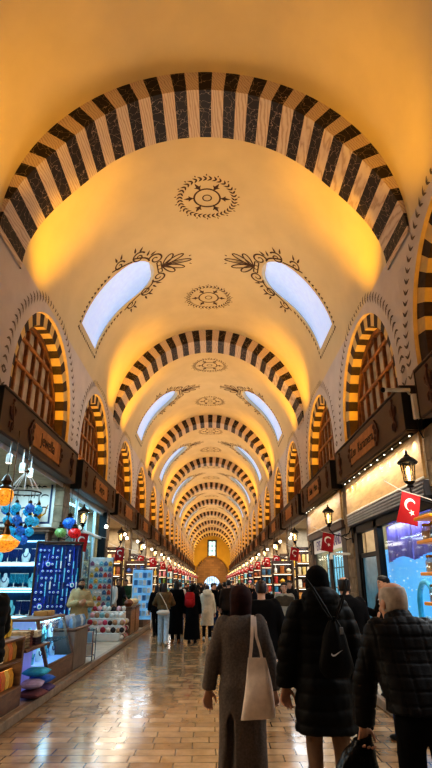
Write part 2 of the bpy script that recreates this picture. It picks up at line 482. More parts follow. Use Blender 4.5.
# ---- side walls with arched window openings; stone piers below
LUN = [YA + 3.75, YA + 9.45]; LR = 2.2; LZ = 5.5; LB = 4.25
def lun_loop(yc, r, zb=LB, n=28):
    return [(yc + r, zb)] + [(yc + r * cos(pi * i / n), LZ + r * sin(pi * i / n)) for i in range(n + 1)] + [(yc - r, zb)]
def wall_sheet(y0, y1, cs):
    wm = MB(); cdt_sheet(lerp_list(y0, y1, 24), lerp_list(4.0, ZS + .02, 8), [lun_loop(c, LR) for c in cs], lambda y, z: (0, y, z), wm)
    return wm.mesh('wall_upper', WALLP, 0)
upper = wall_sheet(YA, YA + PITCH, LUN)
LUNR = [LUN[0], LUN[1] + .85]; SPECIAL = {(1, -1): (wall_sheet(YA, YA + PITCH + .85, LUNR), LUNR), (1, 0): (wall_sheet(YA + .85, YA + PITCH, LUN), LUN)}
def border_mesh(cs):
  lo = Orn(lambda y, z: (.006, y, z)); lo.k = 1.25
  for c in cs:
    path = lun_loop(c, LR + .36, 4.4, 40)
    for i in range(1, len(path) - 1):
        p = V(path[i]); t = (V(path[i + 1]) - V(path[i - 1])).normalized(); n = V((-t.y, t.x))
        for sg in (-1, 1): lo.leaf(p, t * .8 + n * sg, .17, .055)
        lo.leaf(p, t, .1, .03)
    for z in (4.6, 4.85, 5.1, 5.35):
        for sg in (-1, 1):
            for q in (-1, 1): lo.leaf((c + sg * (LR + .36), z), (q, .8), .17, .055)
  return lo.mb.mesh('painted_border', PAINTG, 0)
lorn = border_mesh(LUN); lornr = border_mesh(LUNR)
# window recess: bright lip, striped ring, striped reveal
rec = MB()
def seg_ring(mb, c, r0, d0, r1, d1, striped):
    n = 48; k = 0
    a = lun_loop(c, r0, LB, n); b = lun_loop(c, r1, LB, n)
    nz = 4                                             # jamb stripes
    a = [(a[0][0], LB + (LZ - LB) * i / nz) for i in range(nz)] + a[1:-1] + [(a[-1][0], LZ - (LZ - LB) * (i + 1) / nz) for i in range(nz)]
    b = [(b[0][0], LB + (LZ - LB) * i / nz) for i in range(nz)] + b[1:-1] + [(b[-1][0], LZ - (LZ - LB) * (i + 1) / nz) for i in range(nz)]
    for i in range(len(a) - 1):
        j = (i - nz) // 2 if nz <= i < nz + n else (i + 1 if i < nz else i - nz - n)
        m = (1 if j % 2 == 0 else 0) if striped else 0
        mb.add([(d0, *a[i]), (d0, *a[i + 1]), (d1, *b[i + 1]), (d1, *b[i])], [(0, 1, 2, 3)], m)
seg_ring(rec, 0, LR, 0, LR - .02, -.07, False); seg_ring(rec, 0, LR - .02, -.07, LR - .3, -.09, True); seg_ring(rec, 0, LR - .3, -.09, LR - .32, -.46, True)
rec.box(-.46, 0, -LR, LR, LB - .1, LB, 0)
rec_me = rec.mesh('window_recess', [YSTONE, DSTONE], 30)
lat = MB(); r = LR - .32; d = -.40
for i in range(-3, 4):
    y = i * .54; zt = LZ + sqrt(max(0, r * r - y * y)) - .02; lat.bbox(d - .04, d + .05, y - .04, y + .035, LB, zt, .008)
for z in (4.6, 5.42, 6.2, 6.85):
    hw = r if z < LZ else sqrt(max(.01, r * r - (z - LZ) ** 2)); lat.bbox(d - .02, d + .07, -hw, hw, z - .035, z + .035, .008)
for (r0, r1) in ((r - .1, r + .01),):
    a = lun_loop(0, r1, LB, 36); b = lun_loop(0, r0, LB, 36)
    lat.loft([[(d - .04, *p) for p in a], [(d + .08, *p) for p in a], [(d + .08, *p) for p in b], [(d - .04, *p) for p in b]], caps=False, closed=False)
for z in (5.42,):
    lat.bbox(d - .03, d + .1, -r, r, z - .06, z + .06, .01)
lat_me = lat.mesh('lattice', WOODL, 30)
pane = MB(); lp = lun_loop(0, r, LB, 36); pane.add([(d - .03, *p) for p in lp], [tuple(range(len(lp)))])
PANEM = mat('reflection_mottled_glass', '#c8bba4', .25, var=.4, scale=3., spec=.5)  # mottled beige-grey colour stands in for reflections on the panes
pane_me = pane.mesh('pane', PANEM, 0)
def mk(name, me, parent=None, mtx=None):
    o = bpy.data.objects.new(name, me); COL.objects.link(o)
    if parent is not None: o.parent = parent
    if mtx is not None: o.matrix_world = mtx
    return o
nwin = 3
for sd in (-1, 1):
    nm = 'wall_left' if sd < 0 else 'wall_right'
    flip = Matrix.Diagonal((-sd, 1, 1, 1))
    for k in BAYS:
        T = Matrix.Translation((sd * RW, PITCH * k, 0)) @ flip
        um_, cs_ = SPECIAL.get((sd, k), (upper, LUN)); w = struct(mk(nm, um_, mtx=T)); mk('painted_border', lornr if cs_ is LUNR else lorn, w)
        for c in cs_:
            Tw = Matrix.Translation((sd * RW, PITCH * k + c, 0)) @ flip
            if PITCH * k + c < 2: continue
            wi = struct(mk('window_%d' % nwin, rec_me, mtx=Tw)); nwin += 1
            mk('lattice', lat_me, wi); mk('pane', pane_me, wi)
# piers between the shops + shop rooms
YC0 = 11.35; SP = 6.
pm = MB(); rng = random.Random(3)
z = 0
while z < 4.05:
    h = rng.uniform(.3, .48); j = rng.uniform(-.02, .02)
    pm.bbox(-.2, .03 + j, -.33 + j, .33 - j, z, min(z + h, 4.1), .014); z += h
pier_me = pm.mesh('pier', STONE, 40)
ROOMW = mat('shop_room_wall', '#b7a58a', .8, var=.2)
for sd in (-1, 1):
    nm = 'wall_left' if sd < 0 else 'wall_right'
    flip = Matrix.Diagonal((-sd, 1, 1, 1))
    for k in range(-2, 18):
        yp = YC0 + SP * k + 3.
        struct(mk(nm, pier_me, mtx=Matrix.Translation((sd * RW, yp, 0)) @ flip))
    rm = MB(); xo = sd * 5.9
    rm.box(min(xo, xo + sd * .1), max(xo, xo + sd * .1), YBACK, YEND - 4, 0, 4.3)
    rm.box(min(sd * RW, xo), max(sd * RW, xo), YBACK, YEND - 4, 4.1, 4.25)
    for k in range(-2, 18):
        yp = YC0 + SP * k + 3.
        rm.box(min(sd * (RW + .4), xo), max(sd * (RW + .4), xo), yp - .05, yp + .05, 0, 4.2)
    struct(rm.build(nm, ROOMW, smooth=0))
# ---- back wall behind the camera, end wall with gate
bw = MB(); bw.box(-6, 6, YBACK - .2, YBACK, 0, 12); struct(bw.build('wall_back', WALLP, smooth=0))
ENDY = mat('end_wall_plaster', '#d8a83c', .85, var=.15, scale=.5)
BRICK = mat_brick('end_stone', '#7a5a40', '#94704f', '#4a382a', .9, .45)
ew = MB(); hole = [(1.62 * cos(pi * i / 20), 1.35 + 1.62 * sin(pi * i / 20)) for i in range(21)] + [(-1.62, 0.02), (1.62, 0.02)]
win = [(-.75, 7.1), (.75, 7.1), (.75, 10.1), (-.75, 10.1)]
cdt_sheet(lerp_list(-4, 4, 16), lerp_list(0, 12, 24), [hole, win], lambda x, z: (x, YEND, z), ew)
endw = struct(ew.build('wall_end', ENDY, smooth=0))
sa = MB(); ra = 3.35; pts = [(ra * cos(pi * i / 30), 3.4 + ra * sin(pi * i / 30)) for i in range(31)] + [(-ra, .0), (ra, .0)]
cdt_sheet(lerp_list(-3.3, 3.3, 14), lerp_list(0, 6.7, 14), [hole], lambda x, z: (x, YEND - .35, z), sa)
bm_v, bm_f = sa.v, sa.f
keep = []
for f in bm_f:
    cx = sum(bm_v[i][0] for i in f) / len(f); cz = sum(bm_v[i][2] for i in f) / len(f)
    if cz < 3.4 or cx * cx + (cz - 3.4) ** 2 < ra * ra: keep.append(f)
sb = MB(); sb.add(bm_v, keep); sb.loft([[(x, YEND - .35, z) for x, z in pts[:31]], [(x, YEND, z) for x, z in pts[:31]]], caps=False, closed=False)
sb.loft([[(x, YEND - .35, z) for x, z in hole], [(x, YEND + .6, z) for x, z in hole]], caps=False)
struct(sb.build('wall_end.001', BRICK, smooth=30))
gd = MB(); gd.add([(x * 1.05, YEND + .55, z) for x, z in hole], [tuple(range(len(hole)))])
DAYB = mat('blue_daylight_gate', '#9fc4f0', .4, var=.5, scale=1.6, emit=1.5)
gate = struct(gd.build('door_1', DAYB, smooth=0))
gb = MB()
for x in (-1.0, -.5, 0, .5, 1.0): gb.box(x - .04, x + .04, YEND + .4, YEND + .46, 1.35, 1.35 + sqrt(1.62 ** 2 - x * x))
gb.box(-1.62, 1.62, YEND + .4, YEND + .46, 1.3, 1.4); gb.build('gate_grille', BLACK, gate, smooth=0)
we = MB(); we.add([(-.75, YEND + .3, 7.1), (.75, YEND + .3, 7.1), (.75, YEND + .3, 10.1), (-.75, YEND + .3, 10.1)], [(0, 1, 2, 3)])
wend = struct(we.build('window_0', mat('end_window_glow', '#bfe0dc', .4, var=.1, emit=1.6), smooth=0))
wf = MB()
for x in (-.75, 0, .75): wf.box(x - .07, x + .07, YEND + .02, YEND + .25, 7.1, 10.1)
for z in (7.1, 8.1, 9.1, 10.1): wf.box(-.8, .8, YEND + .02, YEND + .25, z - .06, z + .06)
wf.box(-1.0, -.75, YEND - .12, YEND + .1, 6.9, 10.3); wf.box(.75, 1.0, YEND - .12, YEND + .1, 6.9, 10.3); wf.box(-1, 1, YEND - .12, YEND + .1, 10.1, 10.35)
wf.build('window_frame', GREYM, wend, smooth=0)
bk = MB(); bk.box(-4.2, 4.2, YEND + .8, YEND + .9, 0, 12); struct(bk.build('wall_end.002', ENDY, smooth=0))

# ---- lamps of the hall: mid-air floods, sill tubes, and added fills without fixtures
WARM = (1., .47, .0); CREAM = (1., .98, .94)
for k in BAYS:
    for sd in (-1, 1):
        for yy in (YA + ADEP + .95, YA + PITCH - .95):
            spot('flood_spot', (sd * 2.3, yy + PITCH * k, 6.6), (sd * 3.3, yy + PITCH * k, 9.45), 640 if k >= 0 else (260 if yy > YA + 6 else 90), WARM, 66, 1.)
        for c in LUN:
            area('sill_tube', (sd * (RW + .3), c + PITCH * k, LB + .12), (.25, 3.6), 120 if k >= 0 else 70, WARM, rot=(pi, 0, 0), spread=150)
    if k < 8:
        area('hall_fill', (0, YA + 6.5 + PITCH * k, 4.6), (3.5, 7), (125 if k else 115) if k >= 0 else 26, CREAM, rot=(pi, 0, 0))  # added fill aimed up at the vault, no fixture behind it

area('end_wall_fill', (0, YEND - 6, 3.2), (4, 1), 420, (1, .72, .3), target=(0, YEND, 7.5))  # added to brighten the end wall, no lamp stands there
# ================================================================== shop fronts. Local frame of a shop: u along the wall in reading
# direction, v up, w out from the wall into the hall
def frame(sd, yc):
    if sd < 0: m = Matrix(((0, 0, 1, -RW), (1, 0, 0, yc), (0, 1, 0, 0), (0, 0, 0, 1)))
    else: m = Matrix(((0, 0, -1, RW), (-1, 0, 0, yc), (0, 1, 0, 0), (0, 0, 0, 1)))
    return m
SIDE = {-1: 'left', 1: 'right'}
def uvw(mb_u0, mb_u1, v0, v1, w0, w1): return (mb_u0, mb_u1, v0, v1, w0, w1)

# ---- fascia sign boxes
def ornament_mesh():
    mb = MB()                                          # carved tulip scroll, upright, about .5 tall
    def blob(pts, r): mb.tube([(x, y, .0) for x, y in pts], r, 6)
    blob([(0, -.3), (.05, -.12), (0, .02), (-.04, .16), (0, .3)], [.012, .03, .04, .03, .01])
    for sg in (-1, 1):
        blob([(0, -.05), (sg * .1, .04), (sg * .12, .14), (sg * .05, .2)], [.02, .028, .024, .01])
        blob([(0, -.1), (sg * .09, -.14), (sg * .1, -.24)], [.02, .024, .01])
    mb.ball((0, .3, 0), .035, 8)
    return mb.mesh('ornament', ORN)
orn_me = ornament_mesh()
def scroll_end_mesh(sg):
    mb = MB()                                          # fretted end of the name plaque
    ol = [(0, -.24), (.06, -.27), (.1, -.2), (.16, -.18), (.19, -.1), (.26, 0), (.19, .1), (.16, .18), (.1, .2), (.06, .27), (0, .24)]
    mb.prism([(sg * x, y) for x, y in (ol if sg > 0 else ol[::-1])], 0, .035)
    for a, b, r in ((.06, .12, .045), (.06, -.12, .045), (.14, 0, .05)): mb.torus((sg * a, b, .038), r, .012, 'Z', 14, 6)
    return mb.mesh('scroll_end', ORN)
se_me = {1: scroll_end_mesh(1), -1: scroll_end_mesh(-1)}
fb = MB(); fb.bbox(-2.66, 2.66, 4.1, 4.86, .0, .30, .012, 0)
fb.bbox(-2.68, -2.655, 4.09, 4.87, .01, .312, .004, 1); fb.bbox(2.655, 2.68, 4.09, 4.87, .01, .312, .004, 1)
fas_me = fb.mesh('sign_box', [SIGN, SIGNDK], 30)
tr = MB(); tr.bbox(-2.66, 2.66, 4.86, 4.9, -.0, .33, .01); tr.bbox(-2.6, 2.6, 4.075, 4.1, .05, .27, .006)
trim_me = tr.mesh('sign_moulding', SIGN, 30)
pl = MB(); pl.bbox(-.97, .97, -.235, .235, 0, .03, .012); plq_me = pl.mesh('name_plaque', PLAQ, 30)
NAMES = {(-1, 0): 'Jewella', (1, 0): 'Zen Karamera', (-1, 1): 'Sepya', (1, 1): 'Selin Mira', (1, -1): 'Hediye'}
def fascia(sd, k):
    yc = YC0 + SP * k; n = ORD[k] if k >= 0 else None
    lab = ('brown sign box with orange plaque above the %s shop of the %s row' % (n, SIDE[sd])) if n else \
          'brown sign box cut by the right edge, above the orange jar shelves'
    o = empty('shop_sign', lab, 'shop sign', group='shop signs along the hall')
    o.matrix_world = frame(sd, yc)
    mk('sign_box', fas_me, o); mk('moulding', trim_me, o)
    p = mk('name_plaque', plq_me, o); p.matrix_local = Matrix.Translation((0, 4.48, .30))
    for sg in (-1, 1):
        e = mk('scroll_end', se_me[sg], p); e.matrix_local = Matrix.Translation((sg * .97, 0, 0))
        q = mk('ornament', orn_me, o); q.matrix_local = Matrix.Translation((sg * 2.15, 4.48, .31))
    nm = NAMES.get((sd, k))
    if nm:
        ws_ = nm.split(); sz = .36 if len(nm) < 9 else .3; tot = len(nm); c0 = 0
        for w_ in ws_: text(w_, sz, LETTER, p, Matrix.Translation(((c0 + len(w_) / 2 - tot / 2) * sz * .52, 0, .033))); c0 += len(w_) + 1
    return o
for sd in (-1, 1):
    for k in range(-1 if sd > 0 else 0, 18): fascia(sd, k)

# ---- wall lanterns on scroll brackets, at every pier (built at the lantern's foot; +Y of the mesh = out from the wall)
ln = empty('wall_lantern', 'x', 'lantern')
b = MB()
b.tube([(0, -.55, -.05), (0, -.5, -.18), (0, -.3, -.25), (0, -.1, -.2), (0, 0, -.08), (0, 0, 0)], .016, 8)
b.tube([(0, -.55, -.3), (0, -.42, -.33), (0, -.33, -.26), (0, -.38, -.2), (0, -.44, -.23)], .012, 8)
b.bbox(-.04, .04, -.6, -.56, -.42, .1, .01); b.lathe([(.03, -.02), (.06, 0), (.035, .03), (.075, .06), (.08, .075)], 12)
b.build('bracket', BLACK, ln)
g = MB(); g.lathe([(.075, .08), (.105, .36)], 6, caps=False); g.build('glass_shade', LAMPGL, ln, smooth=0)
f = MB()
for i in range(6):
    a = 2 * pi * i / 6; f.tube([(.077 * cos(a), .077 * sin(a), .075), (.108 * cos(a), .108 * sin(a), .365)], .008, 6)
f.build('cage', BLACK, ln)
c = MB(); c.lathe([(.15, .35), (.155, .37), (.1, .43), (.05, .455), (.04, .48), (.015, .5), (.022, .52), (.005, .56)], 16); c.build('roof', BLACK, ln)
u = MB(); u.lathe([(.02, .09), (.022, .16), (.034, .2), (.034, .27), (.01, .31)], 10); u.build('bulb', BULB, ln)
# ---- flags hanging from a cord
fl = empty('hanging_flag', 'x', 'flag')
def flagpt(x, z, off=0): return (x, .03 * sin(x * 14 + z * 5) + .02 * sin(z * 9) - off, z)
fm = MB(); nx, nz_ = 8, 12
for side_, o_ in ((1, 0), (0, .004)):
    vs = [flagpt(-.15 + .3 * i / nx, -.45 * j / nz_, -o_) for j in range(nz_ + 1) for i in range(nx + 1)]
    fm.add(vs, [(j * (nx + 1) + i, j * (nx + 1) + i + 1, (j + 1) * (nx + 1) + i + 1, (j + 1) * (nx + 1) + i) for j in range(nz_) for i in range(nx)])
fm.build('cloth', RED, fl, smooth=60)
em = MB()
for off in (.006, -.012):
    cx, cz, ro, ri, dx, dz = -.005, -.17, .092, .073, .016, -.02
    A, B_ = [], []
    for i in range(25):
        a = R(-50) + R(35) + 2 * pi * 0 + R(250) * i / 24 + R(55)
        A.append((cx + ro * cos(a), cz + ro * sin(a))); B_.append((cx + dx + ri * cos(a), cz + dz + ri * sin(a)))
    vs = [flagpt(x, z, off) for x, z in A + B_]; em.add(vs, [(i, i + 1, 25 + i + 1, 25 + i) for i in range(24)])
    st = []
    for i in range(10):
        rr = .05 if i % 2 == 0 else .02; a = pi / 2 + 2 * pi * i / 10 + .5; st.append((.03 + rr * cos(a), -.285 + rr * sin(a)))
    em.add([flagpt(x, z, off) for x, z in st] + [flagpt(.03, -.285, off)], [(i, (i + 1) % 10, 10) for i in range(10)])
em.build('crescent_and_star', FLAGW, fl, smooth=0)
cd_ = MB(); cd_.tube([(-.42, 0, .1), (-.15, 0, .015), (.15, 0, -.0), (.6, 0, -.05)], .006, 6); cd_.build('cord', WHITE, fl)
first = True
def put_lantern(x, y, z, sd, lab, k):
    o = ln if 'used' not in ln else dup(ln); ln['used'] = 1
    o.location = (x, y, z); o.rotation_euler = (0, 0, R(90) if sd > 0 else R(-90)); o.scale = (1, 1, 1)
    tag(o, lab, 'lantern', 'wall lanterns at the piers'); return o
def put_flag(x, y, z, rz, tilt, lab):
    o = fl if 'used' not in fl else dup(fl); fl['used'] = 1
    o.location = (x, y, z); o.rotation_euler = (0, tilt, rz); tag(o, lab, 'flag', 'red flags hung along the hall'); return o
rng = random.Random(11)
for sd in (-1, 1):
    for k in range(-1, 17):
        yp = YC0 + SP * k + 3. if k >= 0 else YC0 - 3.
        if sd < 0 and k < 0: continue
        x = sd * 3.17; n = 'at the near end of the right row' if k < 0 else 'beyond the %s shop of the %s row' % (ORD[k], SIDE[sd])
        put_lantern(x, yp - .3, 3.02, sd, 'black lit wall lantern ' + n, k)
        if k < 0:
            put_flag(3.15, 8.0, 2.9, 0, R(14), 'red flag with white crescent and star below the nearest right lantern')
        else:
            put_flag(sd * 3.2, yp - .05, 2.86, R(-8 * sd), R(10) * (1 if sd > 0 else .6), 'red crescent flag hung ' + n)
            if k < 8: point('lantern_glow', (x, yp - .3, 3.24), 8, (1, .75, .4), .03)
            if k >= 2: put_flag(sd * 3.0, yp + 2.9, 2.9, R(-8 * sd), R(-6), 'red crescent flag above the middle of the %s shop of the %s row' % (ORD[k + 1], SIDE[sd]))
point('lantern_glow', (3.17, 8.05, 3.24), 8, (1, .75, .4), .03)

# ---- light in and under the shops
for sd in (-1, 1):
    for k in range(-1, 17):
        yc = YC0 + SP * k; warm = (1, .86, .66) if (k + (sd > 0)) % 3 else (.86, .94, 1.)
        if sd < 0 and k in (0, 1): warm = (.45, .78, 1.)
        pw = 150 if k < 6 else 230
        area('shop_light', (sd * 4.4, yc, 4.02), (1.0, 4.6), pw, warm, rot=(0, 0, 0))
        area('front_light', (sd * 3.3, yc, 4.03), (.18, 4.6), 46, warm, rot=(0, 0, 0))

# ---- generic stocked shops further down the hall
PALS = {'mix': ['#d8c7a0', '#c33a2e', '#e0b040', '#3f8fb8', '#7a3d1c', '#e9e2d2', '#5d7f3a', '#b56a2a', '#2a4f8a', '#d98f9f'],
        'warm': ['#e0b040', '#c98a3a', '#e7cf9a', '#a8521f', '#d8c7a0', '#7a3d1c', '#efe6d0'],
        'cool': ['#4f9fd0', '#2a4f9a', '#d5e8f0', '#7fc4d8', '#e9e2d2', '#30608a', '#c33a2e']}
def good_mesh(kind, col, i):
    m = mat('goods_' + col.lstrip('#'), col, .5, var=.25, scale=14)
    mb = MB()
    if kind == 0:                                      # tin with lid
        mb.lathe([(.075, 0), (.08, .01), (.08, .2), (.084, .2), (.084, .235), (.07, .25)], 12)
    elif kind == 1:                                    # packet with crimped top
        mb.loft([[(-.08 * s, -.04 * t, z), (.08 * s, -.04 * t, z), (.08 * s, .04 * t, z), (-.08 * s, .04 * t, z)] for s, t, z in ((.85, .9, 0), (1, 1, .06), (1, .9, .17), (.95, .2, .23), (.98, .15, .26))])
    elif kind == 2:                                    # bowl heaped with sweets
        mb.lathe([(.05, 0), (.055, .015), (.1, .08), (.105, .085), (.09, .12), (.05, .16), (.01, .18)], 14)
    else:                                              # bottle
        mb.lathe([(.05, 0), (.055, .01), (.055, .15), (.02, .2), (.018, .25), (.024, .25), (.024, .275), (.01, .28)], 12)
    return mb.mesh('goods', m, 40)
GOODS = {}
def good(kind, col):
    if (kind, col) not in GOODS: GOODS[(kind, col)] = good_mesh(kind, col, 0)
    return GOODS[(kind, col)]
KN = ['tin', 'packet', 'sweet_bowl', 'bottle']; KL = ['tin', 'packet', 'heaped bowl', 'bottle']
def unit_mesh():
    mb = MB()                                          # shelf rack .9 wide (x), .34 deep (y), 2.5 tall, facing -Y
    for x in (-.47, .45): mb.bbox(x, x + .03, -.16, .18, 0, 2.5, .006)
    mb.bbox(-.45, .45, .16, .18, 0, 2.5, .004)
    return mb.mesh('rack_frame', WOODD, 30)
um = unit_mesh()
sh = MB(); sh.bbox(-.445, .445, -.16, .16, -.03, 0, .006); shelf_me = sh.mesh('shelf', WOODP, 30)
stl = MB(); stl.bbox(-.02, .9, -1.5, 1.5, .0, .72, .02); stl.bbox(-.04, .92, -1.53, 1.53, .72, .76, .01)
for y in (-1.2, -.6, 0, .6, 1.2): stl.bbox(-.035, -.02, y - .26, y + .26, .08, .66, .01)
stall_me = stl.mesh('stall_body', WOODB, 30)
led = MB(); led.bbox(-.4, .4, -.02, .02, -.015, .0, .004); led_me = led.mesh('strip_light', LEDR, 0)
rng = random.Random(5)
def stocked_shop(sd, k):
    yc = YC0 + SP * k; pal = PALS[['warm', 'mix', 'cool'][(k + (sd > 0) * 2) % 3]]
    who = '%s shop of the %s row' % (ORD[k], SIDE[sd])
    near = k < 5
    # rack across the far end facing up the hall
    rk = empty('display_rack', 'tall dark shelf rack at the far end of the ' + who, 'shelf', (sd * 3.35, yc + 2.35, KERB), 0, 'shelf racks at the shop ends')
    mk('rack_frame', um, rk)
    zs = (.2, .64, 1.08, 1.52, 1.96)
    for z in zs:
        s_ = mk('shelf', shelf_me, rk); s_.location = (0, 0, z)
        l_ = mk('strip_light', led_me, s_); l_.location = (0, -.15, .385)
        npz = 3 if k < 9 else 2
        for i in range(npz):
            kd = rng.randrange(4); col = rng.choice(pal)
            g_ = mk(KN[kd], good(kd, col)); g_.location = (sd * 3.35 + (-.3 + .6 * i / max(1, npz - 1)), yc + 2.35 - .03, KERB + z + .003)
            sc = 1.2 if near else 1.3; g_.scale = (sc, sc, sc)
            tag(g_, 'small %s on the lit shelf rack of the %s' % (KL[kd], who), KL[kd].split()[-1], 'goods on the rack of the ' + who)
    if 2 <= k < 7:                                     # deeper rack against the side wall of the shop
        rk2 = dup(rk, loc=(sd * 4.5, yc + 2.5, KERB), label='wide shelf rack deep inside the ' + who); rk2.scale = (1.05, 1, 1.25); rk2['group'] = 'deep racks inside the shops'
        for z in zs:
            for i in range(4):
                kd = rng.choice([0, 1, 1]); col = rng.choice(PALS['warm'] + ['#e8c878', '#e8c878'])
                g_ = mk(KN[kd], good(kd, col)); g_.location = (sd * 4.5 + (-.33 + .22 * i), yc + 2.48, KERB + z * 1.25 + .004); g_.scale = (1.05, 1.05, 1.3)
                tag(g_, 'small %s on the deep rack of the %s' % (KL[kd], who), KL[kd].split()[-1], 'goods on the deep rack of the ' + who)
    # stall along the kerb with a row of goods
    x0 = FL - .98 if sd < 0 else FR + .06
    st = mk('stall_counter', stall_me); st.location = (x0 + (0 if sd > 0 else 0), yc - .3, KERB)
    tag(st, 'brown stall counter along the kerb before the ' + who, 'counter', 'stall counters along the kerb')
    n = 7 if near else (5 if k < 9 else 3)
    for i in range(n):
        for j in range(2):
            kd = rng.choice([1, 2, 2, 0]); col = rng.choice(pal)
            g_ = mk(KN[kd], good(kd, col)); sc = rng.uniform(1.2, 1.7); g_.scale = (sc, sc, sc)
            g_.location = (x0 + .22 + .44 * j, yc - .3 - 1.35 + 2.7 * i / (n - 1), KERB + .763)
            tag(g_, 'small %s on the stall counter of the %s' % (KL[kd], who), KL[kd].split()[-1], 'goods on the counter of the ' + who)
    # pendant globe lights in the opening
    for i in range(3 if k < 6 else (2 if k < 9 else 1)):
        lp_ = dup(PEND); lp_.location = (sd * (3.25 + .2 * (i % 2)), yc - 2.0 + 1.9 * i, 3.98)
        tag(lp_, 'bright white hanging bulb in the opening of the ' + who, 'lamp', 'hanging bulbs of the ' + who)
PEND = empty('pendant_lamp', 'bright white hanging bulb over the second left shop front', 'lamp', (-3.4, YC0 + SP + 1.0, 3.98))
p_ = MB(); p_.tube([(0, 0, 0), (0, 0, -.45)], .008, 6); p_.build('cord', BLACK, PEND)
p_ = MB(); p_.lathe([(.03, -.44), (.045, -.46), (.05, -.5)], 10); p_.build('socket', BLACK, PEND)
p_ = MB(); p_.ball((0, 0, -.56), .062, 14); p_.build('globe', LEDW, PEND)
for sd in (-1, 1):
    for k in range(2, 17):
        stocked_shop(sd, k)
# ================================================================== first left shop: lamps, calligraphy, jewellery shelves, counters
def cyltube(mb, p0, p1, r, n=8, m=None): return mb.tube([p0, p1], r, n, m)
AMBER = mat('amber_mosaic_glass', '#d98a2a', .25, var=.6, scale=30, emit=1.1)
BLUEG = mat('blue_mosaic_glass', '#2a9fd0', .2, var=.7, scale=28, emit=.55)
BLUEG2 = mat('deep_blue_mosaic_glass', '#2465c0', .2, var=.7, scale=28, emit=.5)
GREENG = mat('green_mosaic_glass', '#6f9a5a', .2, var=.7, scale=28, emit=.3)
REDG = mat('red_mosaic_glass', '#c01f22', .2, var=.7, scale=28, emit=.4)
BRASS = mat('dark_brass', '#4a3522', .35, .8, var=.3)
# -- mosaic chandelier with tiers of blue globes
ch = empty('mosaic_chandelier', 'tiered chandelier of small blue mosaic globes hanging in the first left shop', 'chandelier', (-3.24, 9.7, 3.6))
b = MB(); b.tube([(0, 0, .48), (0, 0, -.1)], .008, 6); b.lathe([(.03, .0), (.05, -.03), (.03, -.08)], 10)
b.torus((0, 0, -.42), .3, .012, 'Z', 24, 6); b.build('frame', BRASS, ch)
b = MB()
for i in range(10): a = 2 * pi * i / 10; b.tube([(.03 * cos(a), .03 * sin(a), -.05), (.16 * cos(a), .16 * sin(a), -.22), (.3 * cos(a), .3 * sin(a), -.42)], .006, 5)
b.build('chain_cone', WHITE, ch)
gl = MB(); gl.lathe([(.012, .1), (.03, .085), (.035, .07), (.07, .04), (.085, 0), (.07, -.045), (.03, -.075), (.01, -.085)], 12); gme = gl.mesh('globe', BLUEG)
gl2 = MB(); gl2.v, gl2.f, gl2.m = list(gl.v), list(gl.f), list(gl.m); gme2 = gl2.mesh('globe', BLUEG2)
cp = MB(); cp.tube([(0, 0, .1), (0, 0, .3)], .005, 5); cp.lathe([(.035, .08), (.03, .12), (.008, .14)], 10); cme = cp.mesh('cap', BRASS)
for r, z, n, o in ((.29, -.72, 8, 0), (.24, -.92, 7, .3), (.17, -1.1, 5, .1), (.08, -1.24, 3, .5)):
    for i in range(n):
        a = 2 * pi * i / n + o; g_ = mk('globe', gme if (i + n) % 3 else gme2, ch); g_.location = (r * cos(a), r * sin(a), z)
        c_ = mk('cap', cme, g_)
# -- two big amber lamps
def amber_lamp(name, loc, lab, prof, cap):
    o = empty(name, lab, 'lamp', loc)
    b = MB(); b.lathe(prof, 20); b.build('shade', AMBER, o)
    b = MB(); b.lathe(cap, 16); b.tube([(0, 0, cap[-1][1]), (0, 0, 3.98 - loc[2])], .008, 6); b.build('cap', BRASS, o)
amber_lamp('hanging_globe_lamp', (-3.39, 9.2, 3.08), 'amber mosaic globe lamp with black cap, high at the left edge', [(.02, -.2), (.06, -.19), (.13, -.12), (.15, -.02), (.13, .06), (.07, .1)], [(.09, .08), (.1, .12), (.06, .16), (.09, .22), (.05, .3), (.02, .34)])
amber_lamp('hanging_bowl_lamp', (-2.98, 8.4, 2.2), 'wide amber bowl lamp with dark rim, low at the left edge', [(.02, -.12), (.1, -.1), (.19, -.03), (.22, .04), (.12, .1), (.05, .15)], [(.07, .14), (.06, .18), (.03, .26), (.05, .3), (.02, .36)])
for i, (x, y, z) in enumerate(((-3.52, 9.5, 3.82), (-3.48, 10.1, 3.78), (-3.52, 10.7, 3.8))):
    o = empty('spotlight', ('white track spotlight nearest the left edge', 'white track spotlight, middle of three under the first left sign', 'white track spotlight, farthest of three under the first left sign')[i], 'spotlight', (x, y, z), .4 * i, 'spotlights of the first left shop')
    b = MB(); b.tube([(0, 0, .0), (0, 0, .3)], .012, 8); b.lathe([(.05, -.14), (.055, -.1), (.05, .02), (.02, .04)], 14); b.build('housing', WHITE, o)
    b = MB(); b.lathe([(.045, -.141), (.04, -.145), (.005, -.147)], 14); b.build('lens', LEDW, o)
